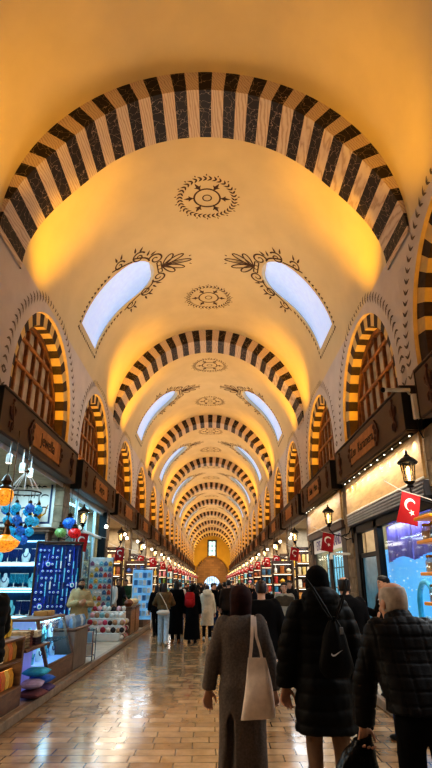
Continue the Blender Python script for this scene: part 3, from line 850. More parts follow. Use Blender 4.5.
# -- framed calligraphy on the far side wall, facing up the hall
fr = empty('framed_calligraphy', 'white framed calligraphy panel with dark blue border on the shop wall', 'picture', (-4.78, 14.22, 3.67))
b = MB(); w_, h_ = .83, .7
for x0, x1, z0, z1 in ((-w_, w_, h_ - .1, h_), (-w_, w_, -h_, -h_ + .1), (-w_, -w_ + .1, -h_ + .1, h_ - .1), (w_ - .1, w_, -h_ + .1, h_ - .1)): b.bbox(x0, x1, -.07, -.01, z0, z1, .012)
b.build('frame', WHITE, fr)
b = MB(); b.box(-w_ + .08, w_ - .08, -.04, -.02, -h_ + .08, h_ - .08); b.build('sheet', mat('cream_paper', '#ddd8cc', .6, var=.05), fr)
b = MB()
for x0, x1, z0, z1 in ((-w_ + .12, w_ - .12, h_ - .17, h_ - .12), (-w_ + .12, w_ - .12, -h_ + .12, -h_ + .17), (-w_ + .12, -w_ + .17, -h_ + .17, h_ - .17), (w_ - .17, w_ - .12, -h_ + .17, h_ - .17)): b.box(x0, x1, -.048, -.04, z0, z1)
b.build('border', mat('navy_band', '#1b2a5a', .5), fr)
rg = random.Random(4)
for row, (z, n) in enumerate(((.36, 7), (.12, 5), (-.2, 5))):
    for i in range(n):
        b = MB(); x = -.5 + 1.0 * i / (n - 1) + rg.uniform(-.03, .03); s_ = rg.uniform(.05, .1)
        pts = [V((x + s_ * cos(a * .9) * (1.2 - .1 * a), -.045, z + s_ * .9 * sin(a) * (.4 + .2 * a / 3))) for a in [3.6 * q / 10 for q in range(11)]]
        b.tube(pts, [.006 + .011 * sin(pi * q / 10) for q in range(11)], 5)
        if i % 2: b.tube([(x, -.045, z - .05), (x + .02, -.045, z + .14)], .009, 5)
        if i % 3 == 0: b.ball((x + .05, -.045, z + .13), .013, 6)
        b.build('calligraphy_stroke', mat('ink', '#2b2018', .6), fr)
# -- brass coffee pot in front of the calligraphy
o = empty('brass_ewer', 'slim brass ewer standing below the framed calligraphy', 'ewer', (-4.32, 13.95, 2.962))
GOLD = mat('polished_brass', '#c9973f', .25, .9, var=.2)
b = MB(); b.lathe([(.09, 0), (.1, .02), (.03, .08), (.025, .16), (.09, .26), (.1, .34), (.05, .46), (.03, .56), (.05, .6), (.03, .64), (.008, .7)], 16); b.build('vessel', GOLD, o)
b = MB(); b.tube([(.09, 0, .3), (.18, 0, .36), (.2, 0, .5), (.24, 0, .58)], [.025, .02, .015, .012], 8); b.build('spout', GOLD, o)
b = MB(); b.tube([(-.09, 0, .3), (-.17, 0, .38), (-.16, 0, .5), (-.05, 0, .56)], .012, 8); b.build('handle', GOLD, o)
# -- lit jewellery shelves
su = empty('jewellery_shelves', 'brown shelf unit with cool strip lights below the framed calligraphy', 'shelves', (-4.85, 13.9, KERB))
b = MB(); b.bbox(-.95, -.88, -.22, .32, 0, 2.72, .01); b.bbox(.86, .93, -.22, .32, 0, 2.72, .01); b.bbox(-.95, .98, -.26, .32, 2.72, 2.8, .015); b.bbox(-.98, 1.02, -.3, .32, 2.8, 2.85, .015)
b.build('cabinet_frame', WOODB, su)
b = MB(); b.box(-.88, .86, .28, .3, 0, 2.72); b.build('back_panel', mat('blue_velvet', '#245a94', .8, var=.35, scale=7), su)
BASEB = mat('blue_panel', '#2f7fc0', .5, var=.15, emit=.25)
b = MB(); b.bbox(-.88, .86, -.2, -.16, 0, .78, .01); b.build('base_panel', BASEB, su)
SHZ = (.82, 1.44, 2.02)
for z in SHZ:
    b = MB(); b.bbox(-.88, .86, -.22, .28, z - .04, z, .008); s_ = b.build('shelf', WOODB, su)
    b = MB(); b.bbox(-.84, .82, -.232, -.21, z - .055, z - .01, .004); b.build('strip_light', LEDC, s_)
    b = MB(); b.bbox(-.8, .8, .24, .272, z + .5, z + .54, .004); b.build('strip_light', LEDC, s_)
TURQ = mat('turquoise_velvet', '#7fd4dc', .6, var=.2); PALE = mat('pale_bust', '#d9ecf0', .6, var=.1); NAVY = mat('navy_beads', '#16306e', .3, var=.5, scale=30); TQB = mat('turquoise_beads', '#2aa7c4', .3, var=.5, scale=30)
def bust(loc, m, nm, sc, lab):
    o = empty('necklace_bust', lab, 'necklace stand', loc, 0, 'necklace busts in the first left shop'); o.scale = (sc, sc, sc)
    b = MB(); b.loft([[(rx * cos(2 * pi * j / 14), -.02 + ry * sin(2 * pi * j / 14) + yo, z) for j in range(14)] for z, rx, ry, yo in ((0, .1, .07, 0), (.03, .11, .07, 0), (.14, .13, .06, 0), (.22, .12, .05, .01), (.27, .06, .04, .02), (.36, .045, .04, .02), (.38, .03, .03, .02))]); b.build('torso', m, o)
    b = MB()
    for k in range(15):
        a = pi + pi * k / 14; b.ball((.07 * cos(a), -.085 + .012 * abs(cos(a)), .24 + .1 * sin(a)), .014, 6)
    b.build('necklace', nm, o)
def fringe_stand(loc, m, lab, grp):
    o = empty('bead_stand', lab, 'bead strands', loc, 0, grp)
    b = MB(); b.bbox(-.11, .11, -.01, .01, .3, .325, .004); b.bbox(-.012, .012, -.01, .01, 0, .3, .003); b.bbox(-.09, .09, -.04, .04, 0, .015, .004); b.build('stand', WHITE, o)
    b = MB()
    for q in range(7): x = -.1 + .2 * q / 6; b.tube([(x, -.014, .31), (x + .004, -.02, .2), (x, -.016, .08 + .03 * (q % 2))], .013, 6)
    b.build('strands', m, o)
for si, z in enumerate(SHZ):
    for i in range(7):
        x = -4.85 - .74 + 1.36 * i / 6; y = 13.86; zz = KERB + z + .003; lv = ('lowest', 'middle', 'top')[si]
        if (i + si) % 3 == 1: bust((x, y, zz), (TURQ, PALE)[i % 2], (NAVY, TQB)[(i + 1) % 2], .86, 'pale necklace bust on the %s lit shelf of the first left shop' % lv)
        else: fringe_stand((x, y, zz), (NAVY, TQB)[(i * 2 + si) % 2], 'hanging bead strands on the %s lit shelf of the first left shop' % lv, 'bead strands on the %s shelf' % lv)
# -- evil-eye board
eb = empty('amulet_board', 'tall navy board hung with blue eye amulets beside the seller', 'display board', (-3.47, 13.25, KERB), R(22))
b = MB(); b.bbox(-.5, .5, .0, .05, .3, 2.4, .01); b.build('panel', mat('navy_cloth', '#24489a', .8, var=.6, scale=9), eb)
b = MB()
for x in (-.54, .5): b.bbox(x, x + .04, -.03, .06, 0, 2.42, .008)
b.bbox(-.54, .54, -.1, .08, 2.42, 2.47, .01); b.build('board_frame', WOODD, eb)
NZB = mat('eye_blue', '#1238b8', .12, var=.2, coat=.5); NZW = mat('eye_white', '#eef4f6', .15, var=.03); NZL = mat('eye_light_blue', '#5fc0ea', .15, var=.1); NZK = mat('eye_black', '#06080c', .15)
def eye_mesh(r):
    mb = MB()
    for rr, d, m in ((1, 0, 0), (.62, .016, 1), (.42, .02, 2), (.2, .024, 3)):
        mb.k = m; mb.X = Matrix.Rotation(R(90), 4, 'X')
        mb.lathe([(r * rr * .96, -.0 if m == 0 else d * .6), (r * rr, d * .6 + .006), (r * rr * .9, d + .012), (.002, d + .015)], 16)
    mb.X = Matrix(); mb.k = 0; mb.tube([(0, 0, r), (0, 0, r + .05)], .004, 4)
    return mb.mesh('amulet', [NZB, NZW, NZL, NZK])
EYE = [eye_mesh(.036), eye_mesh(.045), eye_mesh(.085)]
bx_ = MB()
for q in range(5): bx_.ball((0, 0, -.034 * q), .022, 8)
bx_.tube([(0, 0, .05), (0, 0, -.16)], .004, 4)
DANG = [bx_.mesh('bead_string', m) for m in (NZB, TQB, NZL, mat('pearl_white', '#e4ecee', .3), NAVY)]
rg = random.Random(8); me_ = eb.matrix_basis
ebM = Matrix.Translation((-3.47, 13.25, KERB)) @ Matrix.Rotation(R(22), 4, 'Z')
for r_ in range(13):
    for c_ in range(10):
        x = -.44 + .88 * c_ / 9 + rg.uniform(-.01, .01); z = .42 + 1.84 * r_ / 12
        if rg.random() < .5:
            big = 2 if ((r_, c_) in ((10, 2), (10, 5), (4, 1), (7, 8))) else rg.randrange(2)
            a_ = mk('eye_amulet', EYE[big]); lab, cat, gp = ('large' if big == 2 else 'small') + ' round blue eye amulet on the navy board', 'amulet', 'eye amulets on the navy board'
        else:
            a_ = mk('bead_string', rg.choice(DANG)); z += .06; lab, cat, gp = 'short string of blue beads on the navy board', 'beads', 'bead strings on the navy board'
        a_.matrix_world = ebM @ Matrix.Translation((x, -.032, z)); tag(a_, lab, cat, gp)
# -- globe lamps hanging over the board, dark lantern
def globe_lamp(loc, m, r, lab):
    o = empty('hanging_mosaic_lamp', lab, 'lamp', loc)
    b = MB(); b.lathe([(.015, -r * .8), (r * .5, -r * .75), (r * .95, -r * .3), (r, .0), (r * .85, r * .4), (r * .45, r * .7)], 18); b.build('globe', m, o)
    b = MB(); b.lathe([(r * .5, r * .66), (r * .55, r * .8), (r * .3, r * 1.0), (r * .42, r * 1.15), (r * .1, r * 1.4)], 14); b.tube([(0, 0, r * 1.3), (0, 0, 3.98 - loc[2])], .006, 6)
    b.lathe([(.004, -r * 1.25), (.02, -r * 1.1), (.012, -r * .95), (.03, -r * .76)], 8); b.build('fittings', BRASS, o)
globe_lamp((-3.47, 13.9, 3.08), BLUEG2, .18, 'white and blue mosaic lamp, topmost above the amulet board')
globe_lamp((-3.62, 13.7, 2.83), GREENG, .15, 'green mosaic lamp above the amulet board')
globe_lamp((-3.22, 13.5, 2.8), REDG, .16, 'red mosaic lamp above the amulet board')
# -- first counter: open two-tier wooden display of packets
c1 = empty('packet_counter', 'brown wooden counter with two open tiers of amber packets at the left edge', 'counter', (-2.42, 7.0, 0))
b = MB(); b.bbox(-.72, .0, 1.1, 1.16, KERB, .96, .01); b.bbox(-.72, 0, -.4, -.34, KERB, .96, .01); b.bbox(-.72, .02, -.4, 1.16, KERB, .36, .012); b.bbox(-.72, -.66, -.34, 1.1, .36, .96, .01)
b.build('carcass', WOODB, c1)
for z in (.66, .93):
    b = MB(); b.bbox(-.68, .01, -.34, 1.1, z, z + .03, .008); b.build('shelf', WOODB, c1)
rg = random.Random(12); APAL = ['#e0a030', '#d9772a', '#c8402a', '#efc75a', '#b8862e', '#e8d9b0']
for ti, (z, n) in enumerate(((.363, 9), (.693, 9), (.963, 8))):
    for i in range(n):
        for j in range(1 if ti < 2 else 2):
            col = rg.choice(APAL if ti < 2 else ['#e6c23a', '#d9b02a', '#c8a93a', '#e9dfa0'])
            g_ = mk('packet', good(1, col)); s_ = .84 if ti < 2 else 1.0
            g_.scale = (.85, .9, s_); g_.rotation_euler = (0, 0, R(90)); g_.location = (-2.52 - .2 * j - (0 if ti < 2 else .1), 6.77 + 1.2 * i / (n - 1), z)
            tag(g_, ('amber packet on the lower tier of the packet counter', 'amber packet on the upper tier of the packet counter', 'yellow packet standing on top of the packet counter')[ti], 'packet', ('packets on the lower tier', 'packets on the upper tier', 'packets on the counter top')[ti])
area('counter_light', (-2.55, 7.35, .645), (.1, 1.3), 2.5, (1, .7, .35), rot=(0, R(-25), 0)); area('counter_light', (-2.55, 7.35, .92), (.1, 1.3), 2.5, (1, .75, .4), rot=(0, R(-25), 0))
# -- textile table
tt = empty('textile_table', 'low table with violet lit front panel, heaped with folded textiles', 'table', (-2.5, 8.72, 0))
b = MB(); b.bbox(-.75, .1, -.52, .62, .74, .78, .01); b.build('table_top', WOODB, tt)
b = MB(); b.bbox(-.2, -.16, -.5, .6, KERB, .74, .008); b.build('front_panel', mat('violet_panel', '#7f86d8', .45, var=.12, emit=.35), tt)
b = MB()
for y in (-.5, .56): b.bbox(-.72, -.66, y, y + .05, KERB, .74, .006)
b.build('leg', WOODB, tt)
def folded(loc, rz, col, w, d, h, lab, grp):
    mb = MB(); n = 3
    for i in range(n):
        z0 = h * i / n; mb.loft([[(x, y, z) for x, z in ((-w * s, z0 + .002), (w * s, z0 + .002), (w * s + .01, z0 + h / n * .5), (w * s, z0 + h / n - .002), (-w * s, z0 + h / n - .002), (-w * s - .008, z0 + h / n * .5))] for y, s in ((-d, .96), (-d * .9, 1), (d * .9, 1), (d, .97))])
    o = mb.build('folded_textile', mat('cloth_' + col.lstrip('#'), col, .85, var=.45, scale=16, bump=.3), None, 50); o.location = loc; o.rotation_euler = (0, 0, rz)
    return tag(o, lab, 'folded cloth', grp)
TP = [('#6b2f2a', 'maroon'), ('#2f8fb0', 'turquoise'), ('#8a7a5a', 'olive'), ('#b5a58a', 'beige'), ('#3b2a3a', 'plum'), ('#c9c2b0', 'cream'), ('#7a5a3a', 'brown'), ('#35b0c8', 'bright turquoise')]
for i, (x, y, z, c_, h) in enumerate(((-.12, -.36, .78, 2, .12), (-.12, -.36, .902, 3, .1), (-.16, -.08, .78, 0, .13), (-.12, .2, .78, 4, .1), (-.12, .2, .882, 5, .09), (-.14, .46, .78, 1, .12), (-.5, -.3, .78, 6, .14), (-.5, 0, .78, 0, .16), (-.5, .3, .78, 7, .2), (-.16, -.08, .912, 6, .08), (-.5, 0, .942, 3, .08))):
    folded((-2.5 + x, 8.72 + y, z + .002), .1 * (i % 3 - 1), TP[c_][0], .16, .11, h, '%s folded textile %s on the textile table' % (TP[c_][1], 'at the kerb side' if x > -.3 and z < .8 else ('topmost at the kerb side' if x > -.3 else ('at the back, upper' if z > .9 else 'at the back'))), 'folded textiles on the textile table')
# -- heap of cushions on the kerb in front
for i, (x, y, z, sx, c_, n_) in enumerate(((-2.38, 8.62, .12, 1, '#7a4a50', 'dusky red'), (-2.38, 9.05, .12, 1, '#5a4a7a', 'violet'), (-2.4, 8.62, .24, .95, '#b8a8c8', 'lilac'), (-2.4, 9.05, .24, .95, '#2f6fd0', 'blue'), (-2.42, 8.84, .365, 1.05, '#38b8dc', 'bright turquoise'))):
    mb = MB(); w, d, h = .2 * sx, .19, .12; rows = []
    for q in range(9):
        t = q / 8; yy = -d + 2 * d * t; e = (1 - abs(2 * t - 1) ** 3); rows.append([(w * cos(a) * (.96 + .04 * abs(cos(2 * a))) * (abs(cos(a)) ** -.3 if abs(cos(a)) > .3 else 1.4) * .8, yy, h / 2 + (h / 2) * sin(a) * (.25 + .75 * e)) for a in [2 * pi * k / 16 for k in range(16)]])
    mb.loft(rows); o = mb.build('cushion', mat('cushion_' + c_.lstrip('#'), c_, .8, var=.3, scale=12), None, 60); o.location = (x, y, z); o.rotation_euler = (0, 0, .15 * (i % 3 - 1))
    tag(o, '%s cushion in the heap before the violet panel' % n_, 'cushion', 'cushions on the kerb')
# -- slanted glass display case
gc = empty('glass_display_case', 'brown display case with slanted glass front and cool light', 'display case', (-2.42, 10.25, 0))
y0, y1 = -.85, .75
b = MB(); b.bbox(-.7, 0, y0, y1, KERB, .4, .012)
for y in (y0, y1 - .06):
    b.loft([[(x + dx, yy, z) for dx, yy in ((-.05, y), (.0, y), (.0, y + .06), (-.05, y + .06))] for x, z in ((0, .4), (-.22, 1.08))]); b.bbox(-.7, -.65, y, y + .06, .4, 1.08, .006)
b.bbox(-.7, -.2, y0, y1, 1.06, 1.1, .01); b.bbox(-.03, .0, y0, y1, .4, .44, .006); b.build('case_frame', WOODB, gc)
b = MB(); b.add([(-.01, y0 + .06, .42), (-.01, y1 - .06, .42), (-.215, y1 - .06, 1.06), (-.215, y0 + .06, 1.06)], [(0, 1, 2, 3)]); b.build('slanted_glass', CASEGL, gc, smooth=0)
b = MB(); b.box(-.66, -.12, y0 + .05, y1 - .06, .7, .715); b.build('glass_shelf', CASEGL, gc, smooth=0)
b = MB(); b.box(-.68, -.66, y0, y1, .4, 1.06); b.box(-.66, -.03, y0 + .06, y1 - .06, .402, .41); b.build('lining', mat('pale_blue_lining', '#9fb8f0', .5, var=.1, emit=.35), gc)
b = MB(); b.bbox(-.3, -.26, y0 + .1, y1 - .1, 1.03, 1.055, .004); b.build('strip_light', LEDC, gc)
for i in range(8):
    x, z = (-.42, .716) if i >= 4 else (-.36, .412)
    bust((-2.42 + x, 10.25 - .62 + 1.2 * (i % 4) / 3, z + .002), (TURQ, PALE)[i % 2], (TQB, NAVY)[i % 2], .62, 'small necklace bust on the %s of the slanted display case' % ('glass shelf' if i >= 4 else 'lit floor')); bpy.context.view_layer.objects.active = None
for o_ in [o for o in COL.objects if o.name.startswith('necklace_bust') and o.location.x > -3.5]: o_.rotation_euler = (0, 0, R(75)); o_['group'] = 'small busts in the display case'
area('case_light', (-2.7, 10.2, 1.02), (.08, 1.3), 7, (.6, .85, 1), rot=(0, R(-15), 0))
# wooden tray on the case
t = empty('wooden_tray', 'pale wooden tray on top of the slanted display case', 'tray', (-2.88, 10.5, 1.102))
b = MB(); b.bbox(-.13, .13, -.22, .22, 0, .02, .005); b.build('base', WOODP, t)
b = MB()
for q in ((-.13, -.115, -.22, .22), (.115, .13, -.22, .22), (-.13, .13, -.22, -.205), (-.13, .13, .205, .22)): b.bbox(*q, .02, .075, .004)
b.build('rim', WOODP, t)
# -- grey-brown box counter with a blue heap of goods
bc = empty('box_counter', 'grey-brown box counter heaped with pale blue goods', 'counter', (-2.42, 11.62, 0))
GB = mat('grey_brown_board', '#7d6c5e', .6, var=.2, scale=5)
b = MB(); b.bbox(-.7, 0, -.55, .55, KERB, .8, .02); b.build('carcass', GB, bc)
b = MB(); b.bbox(-.73, .03, -.58, .58, .8, .84, .012); b.build('counter_top', WOODB, bc)
rg = random.Random(2)
for i in range(5):
    for j in range(3):
        g_ = mk('packet', good(1, rg.choice(['#8fb8d8', '#c4d8e8', '#5f8fc0', '#dfe8ea']))); g_.location = (-2.52 - .2 * j, 11.2 + .2 * i, .842); g_.rotation_euler = (0, 0, R(80)); g_.scale = (1, 1, .8)
        tag(g_, 'pale blue packet on the grey-brown box counter', 'packet', 'packets on the box counter')
ws = empty('wire_stand', 'small wire stand of postcards at the end of the counters', 'stand', (-2.5, 12.55, KERB))
b = MB()
for x, y in ((-.15, -.15), (.15, -.15), (.15, .15), (-.15, .15)): b.tube([(x, y, 0), (x, y, .62)], .01, 6)
for z in (.1, .35, .6): b.tube([(-.15, -.15, z), (.15, -.15, z), (.15, .15, z), (-.15, .15, z), (-.15, -.15, z)], .008, 6)
b.build('wire_frame', GREYM, ws)
for i, z in enumerate((.11, .36)):
    for j in range(3): b = MB(); b.bbox(-.12, .12, -.12 + .1 * j, -.105 + .1 * j, z, z + .2, .003); b.build('postcard', mat('card_%d' % ((i + j) % 3), ('#d8cfc0', '#8fb0c8', '#c88a6a')[(i + j) % 3], .5), ws)

# ================================================================== second left shop: glass front, fluffy toys stall, magnet board
M2 = frame(-1, YC0 + SP)
sf = empty('storefront', 'white framed glass shop front with a dark end post, second on the left', 'shop front'); sf.matrix_world = M2
b = MB()
for u in (-2.64, -1.4, -.1, 1.15): b.bbox(u - .04, u + .04, KERB, 4.05, -.12, -.04, .01)
for v in (3.15, 3.98, .7): b.bbox(-2.64, 2.3, v - .045, v + .045, -.12, -.03, .01)
b.build('window_frame', mat('pale_aluminium', '#c4d4d8', .4, .4, var=.1), sf)
b = MB(); b.bbox(2.26, 2.5, KERB, 4.05, -.16, .12, .02); b.build('end_post', BLACK, sf)
b = MB(); b.box(-2.6, 2.26, .7, 4.0, -.085, -.08); b.build('glass', GLASS, sf, smooth=0)
b = MB(); b.bbox(-2.62, 2.26, KERB, .7, -.12, -.02, .01); b.build('stall_riser', GB, sf)
rg = random.Random(6)
SOFT = ['#efe8e2', '#d8c8c8', '#a8c8d8', '#e8b8c0', '#c8b098', '#8fa8b8', '#f2efe8']
def toy_mesh(col):
    mb = MB(); mb.ball((0, 0, .09), (.085, .075, .09), 12); mb.ball((0, -.02, .21), .065, 12)
    for sg in (-1, 1): mb.ball((sg * .05, -.01, .27), .026, 8); mb.ball((sg * .085, -.03, .12), (.03, .03, .05), 8); mb.ball((sg * .05, -.07, .03), .035, 8)
    return mb.mesh('soft_toy', mat('plush_' + col.lstrip('#'), col, .95, var=.2, scale=40, bump=.5))
TOY = [toy_mesh(c) for c in SOFT]
ws2 = empty('window_shelves', 'white window shelves of soft toys in the second left shop', 'shelves'); ws2.matrix_world = M2
for z in (.75, 1.3, 1.85, 2.4, 2.95):
    b = MB(); b.bbox(-2.5, 2.2, z - .03, z, -.75, -.3, .006); b.build('shelf', WHITE, ws2)
b = MB()
for u in (-2.5, -.9, .7, 2.17): b.bbox(u, u + .03, KERB, 3.3, -.75, -.7, .004)
b.build('uprights', WHITE, ws2)
for zi, z in enumerate((.75, 1.3, 1.85, 2.4, 2.95)):
    for i in range(11):
        o = mk('soft_toy', rg.choice(TOY)); o.matrix_world = M2 @ Matrix.Translation((-2.3 + 4.3 * i / 10, z + .012, -.5)) @ Matrix.Rotation(R(-90), 4, 'X') @ Matrix.Rotation(rg.uniform(-.6, .6), 4, 'Z') @ Matrix.Scale(1.3, 4)
        tag(o, 'pale soft toy on the window shelves of the second left shop', 'soft toy', 'soft toys behind the second left shop window')
# pompom rack at the kerb
pr_ = empty('pompom_rack', 'stepped rack of fluffy pompoms on the platform before the second left shop', 'rack', (-2.95, 17.0, KERB))
b = MB()
for i in range(4): b.bbox(-.5, .5, -.5 + .25 * i, .5, .18 * i, .18 * i + .2, .01)
b.build('steps', WHITE, pr_)
rg = random.Random(9); PP = ['#f2efe8', '#e8e0d8', '#d85a78', '#f0c0c8', '#8fc0c8', '#f0d890', '#c8a080', '#b03a4a', '#e8e4e0', '#40383a']
def pom_mesh(col):
    bm = bmesh.new(); bmesh.ops.create_icosphere(bm, subdivisions=3, radius=.075)
    for v in bm.verts: v.co *= 1 + .14 * noise.noise(v.co * 60)
    me = bpy.data.meshes.new('pompom'); bm.to_mesh(me); bm.free(); me.materials.append(mat('fluff_' + col.lstrip('#'), col, 1., var=.25, scale=50, bump=.6)); return me
POM = [pom_mesh(c) for c in PP]
for i in range(4):
    for j in range(7):
        o = mk('pompom', rg.choice(POM)); s_ = rg.uniform(.85, 1.05); o.scale = (s_,) * 3; o.location = (-3.39 + .146 * j, 17.0 - .375 + .25 * i - (.0 if i < 3 else -.05), KERB + .18 * i + .2 + .087 * s_)
        tag(o, 'fluffy pompom on the stepped rack', 'pompom', 'pompoms on the stepped rack')
for i in range(3):
    for j in range(6):
        o = mk('pompom', rg.choice(POM)); s_ = rg.uniform(.8, .95); o.scale = (s_,) * 3; o.location = (-2.41, 16.6 + .17 * j, KERB + .1 + .19 * i)
        tag(o, 'fluffy pompom hung on the aisle side of the stepped rack', 'pompom', 'pompoms on the side of the rack')
mg = empty('magnet_board', 'tall pale board of small souvenirs behind the pompom rack', 'display board', (-3.35, 17.75, KERB), R(10))
b = MB(); b.bbox(-.36, .36, 0, .05, .1, 2.3, .01); b.build('panel', mat('pale_board', '#c8d0d0', .7, var=.2), mg)
b = MB()
for x in (-.39, .36): b.bbox(x, x + .03, -.03, .06, 0, 2.33, .006)
b.build('board_frame', GREYM, mg)
mgM = Matrix.Translation((-3.35, 17.75, KERB)) @ Matrix.Rotation(R(10), 4, 'Z')
sou = []
for c_ in ('#7fc0d0', '#e9e4da', '#c8503a', '#3f6f98', '#d8b050', '#8a5a7a'):
    mb = MB(); mb.X = Matrix.Rotation(R(90), 4, 'X'); mb.prism([(-.055, -.06), (.055, -.06), (.065, .01), (.03, .06), (0, .085), (-.03, .06), (-.065, .01)], 0, .02); mb.ball((0, 0, .024), (.03, .03, .012), 8); sou.append(mb.mesh('souvenir', mat('souvenir_' + c_.lstrip('#'), c_, .4, var=.4, scale=30)))
for r_ in range(9):
    for c_ in range(5):
        o = mk('souvenir_magnet', rg.choice(sou)); o.matrix_world = mgM @ Matrix.Translation((-.28 + .14 * c_, -.003, .75 + .17 * r_)); tag(o, 'small souvenir magnet on the pale board', 'magnet', 'magnets on the pale board')
# wooden crate counters further on, and a blue postcard stand
for i, yc in enumerate((18.75, 19.85)):
    o = empty('crate_counter', ('nearer', 'farther')[i] + ' of two planked brown counters beyond the pompom rack', 'counter', (-2.42, yc, KERB), 0, 'planked counters')
    b = MB(); b.bbox(-.45, 0, -.47, .47, 0, .78, .015); b.build('carcass', WOODB, o)
    b = MB()
    for q in range(5): b.bbox(0, .02, -.46 + .186 * q, -.29 + .186 * q, .04, .74, .006)
    b.build('plank_front', mat_wood('honey_plank', '#8a5c34', '#b98550', (2, 2, 9)), o)
    b = MB(); b.bbox(-.48, .04, -.5, .5, .78, .82, .01); b.build('counter_top', WOODB, o)
    for a_ in range(3):
        for c_ in range(1):
            g_ = mk('sweet_bowl', good(2, rg.choice(PALS['warm'] + ['#8a3a2a']))); g_.scale = (1.25,) * 3; g_.location = (-2.55 - .2 * c_, yc - .3 + .3 * a_, KERB + .822)
            tag(g_, 'heaped bowl on the %s planked counter' % ('nearer', 'farther')[i], 'bowl', 'bowls on the planked counters')
ps = empty('postcard_stand', 'tall blue and white postcard stand beyond the planked counters', 'stand', (-2.42, 20.95, KERB), R(8))
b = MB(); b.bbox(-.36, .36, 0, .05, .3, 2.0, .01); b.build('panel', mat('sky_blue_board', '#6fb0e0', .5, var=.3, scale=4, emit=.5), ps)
b = MB(); b.tube([(-.36, .02, 0), (-.36, .02, 2.05), (.36, .02, 2.05), (.36, .02, 0)], .018, 8); b.build('stand_frame', WHITE, ps)
b = MB()
for r_ in range(6):
    for c_ in range(4): b.bbox(-.31 + .16 * c_, -.18 + .16 * c_, -.015, .0, .42 + .26 * r_, .6 + .26 * r_, .003, (r_ + c_) % 3)
b.build('postcard', [mat('pc_a', '#e9eef2', .4), mat('pc_b', '#3f7fc0', .4, var=.4), mat('pc_c', '#a8d0e8', .4)], ps)

# ================================================================== right row, first and second shop
for k in (0, 1):
    Mr = frame(1, YC0 + SP * k); who = ORD[k]
    tp = empty('transom_panel', 'pale oak panel under the sign of the %s right shop' % who, 'panel'); tp.matrix_world = Mr
    b = MB(); b.bbox(-2.66, 2.66, 3.28, 4.06, .05, .1, .01); b.build('board', WOODP, tp)
    b = MB(); b.bbox(-2.66, 2.66, 3.26, 3.3, .1, .13, .006); b.build('bead', WHITE, tp)
    ls = empty('downlight_strip', 'row of bright little downlights over the oak panel of the %s right shop' % who, 'light'); ls.matrix_world = Mr
    b = MB(); b.bbox(-2.5, 2.5, 4.05, 4.07, .12, .2, .004); b.build('rail', BLACK, ls)
    for i in range(11 if k == 0 else 4):
        b = MB(); b.X = Matrix.Translation((-2.4 + .48 * i, 4.045, .16)) @ Matrix.Rotation(R(90), 4, 'X'); b.lathe([(.012, -.01), (.015, 0), (.01, .008), (.003, .01)], 12); b.build('lens', LEDW, ls)
    if k == 0:
        for i in range(11): spot('downlight', tuple(Mr @ V((-2.4 + .48 * i, 4.03, .2))), tuple(Mr @ V((-2.4 + .48 * i, 3.3, .06))), 22, (1, .9, .7), 80, .6, .02)
Mr = frame(1, YC0)
rs = empty('roller_shutter_box', 'grey ribbed roller shutter box over the first right shop', 'shutter'); rs.matrix_world = Mr
b = MB(); b.bbox(-2.62, 2.62, 2.98, 3.26, -.1, .12, .02); b.build('casing', GREYM, rs)
b = MB()
for i in range(4): b.bbox(-2.6, 2.6, 3.0 + .06 * i, 3.035 + .06 * i, .12, .135, .005)
b.build('slats', mat('pale_grey_metal', '#858891', .4, .5), rs)
fr1 = empty('storefront', 'black framed shop front with blue lit window, first on the right', 'shop front'); fr1.matrix_world = Mr
b = MB()
for u0, u1 in ((-2.62, -2.3), (-.85, -.6), (2.5, 2.62)): b.bbox(u0, u1, KERB, 2.98, -.14, .0, .012)
b.bbox(-2.62, 2.62, 2.8, 2.98, -.14, .0, .012); b.bbox(-.6, 2.5, KERB, .55, -.14, 0, .012); b.build('frame', BLACK, fr1)
b = MB(); b.box(-.6, 2.5, .55, 2.8, -.08, -.075); b.build('glass', GLASS, fr1, smooth=0)
dr = MB(); dr.bbox(-2.28, -2.2, KERB, 2.3, -.12, -.04, .01); dr.bbox(-.95, -.87, KERB, 2.3, -.12, -.04, .01); dr.bbox(-2.28, -.87, 2.22, 2.32, -.12, -.04, .01); dr.bbox(-2.28, -.87, KERB, .3, -.12, -.04, .01)
d_ = dr.build('door', BLACK, fr1); b = MB(); b.box(-2.2, -.95, .3, 2.22, -.085, -.08); b.build('door_glass', mat('dim_blue_glass', '#5f90a8', .15, var=.2, emit=.18), d_, smooth=0)
b = MB(); b.tube([(-1.05, .95, -.02), (-1.05, 1.05, .04), (-1.05, 1.35, .04), (-1.05, 1.45, -.02)], .014, 8); b.build('handle', GREYM, d_)
dp = empty('backlit_display', 'glowing sky blue display panel in the first right window', 'display panel'); dp.matrix_world = Mr
b = MB(); b.bbox(-2.5, 2.45, .6, 2.35, -.36, -.3, .01); b.build('panel', mat('sky_blue_light', '#6fb8ee', .5, var=.12, scale=1.5, emit=1.0), dp)
b = MB(); rg = random.Random(3)
for q in range(70):
    u, v = rg.uniform(-2.3, 2.4), .75 + 1.5 * rg.random() ** 1.4; b.ball((u, v, -.295), (.018 * rg.uniform(.5, 1.4),) * 3, 6)
b.build('blossom', mat('white_blossom', '#f4f6f8', .5, emit=.5), dp)
ap = empty('teal_arch', 'pale teal arch ornament in the first right window', 'ornament'); ap.matrix_world = Mr
b = MB(); b.tube([(1.3 + .38 * cos(pi * i / 16), 1.25 + .42 * sin(pi * i / 16), -.2) for i in range(17)], .05, 10); b.tube([(1.68, .6, -.2), (1.68, 1.25, -.2)], .05, 10); b.tube([(.92, .6, -.2), (.92, 1.25, -.2)], .05, 10); b.build('arch', mat('teal_ceramic', '#4fb0c8', .3, var=.3, emit=.3), ap)
b = MB()
for q in range(12): b.ball((1.0 + .6 * rg.random(), .7 + .4 * rg.random(), -.2 + .04 * rg.random()), .04, 8)
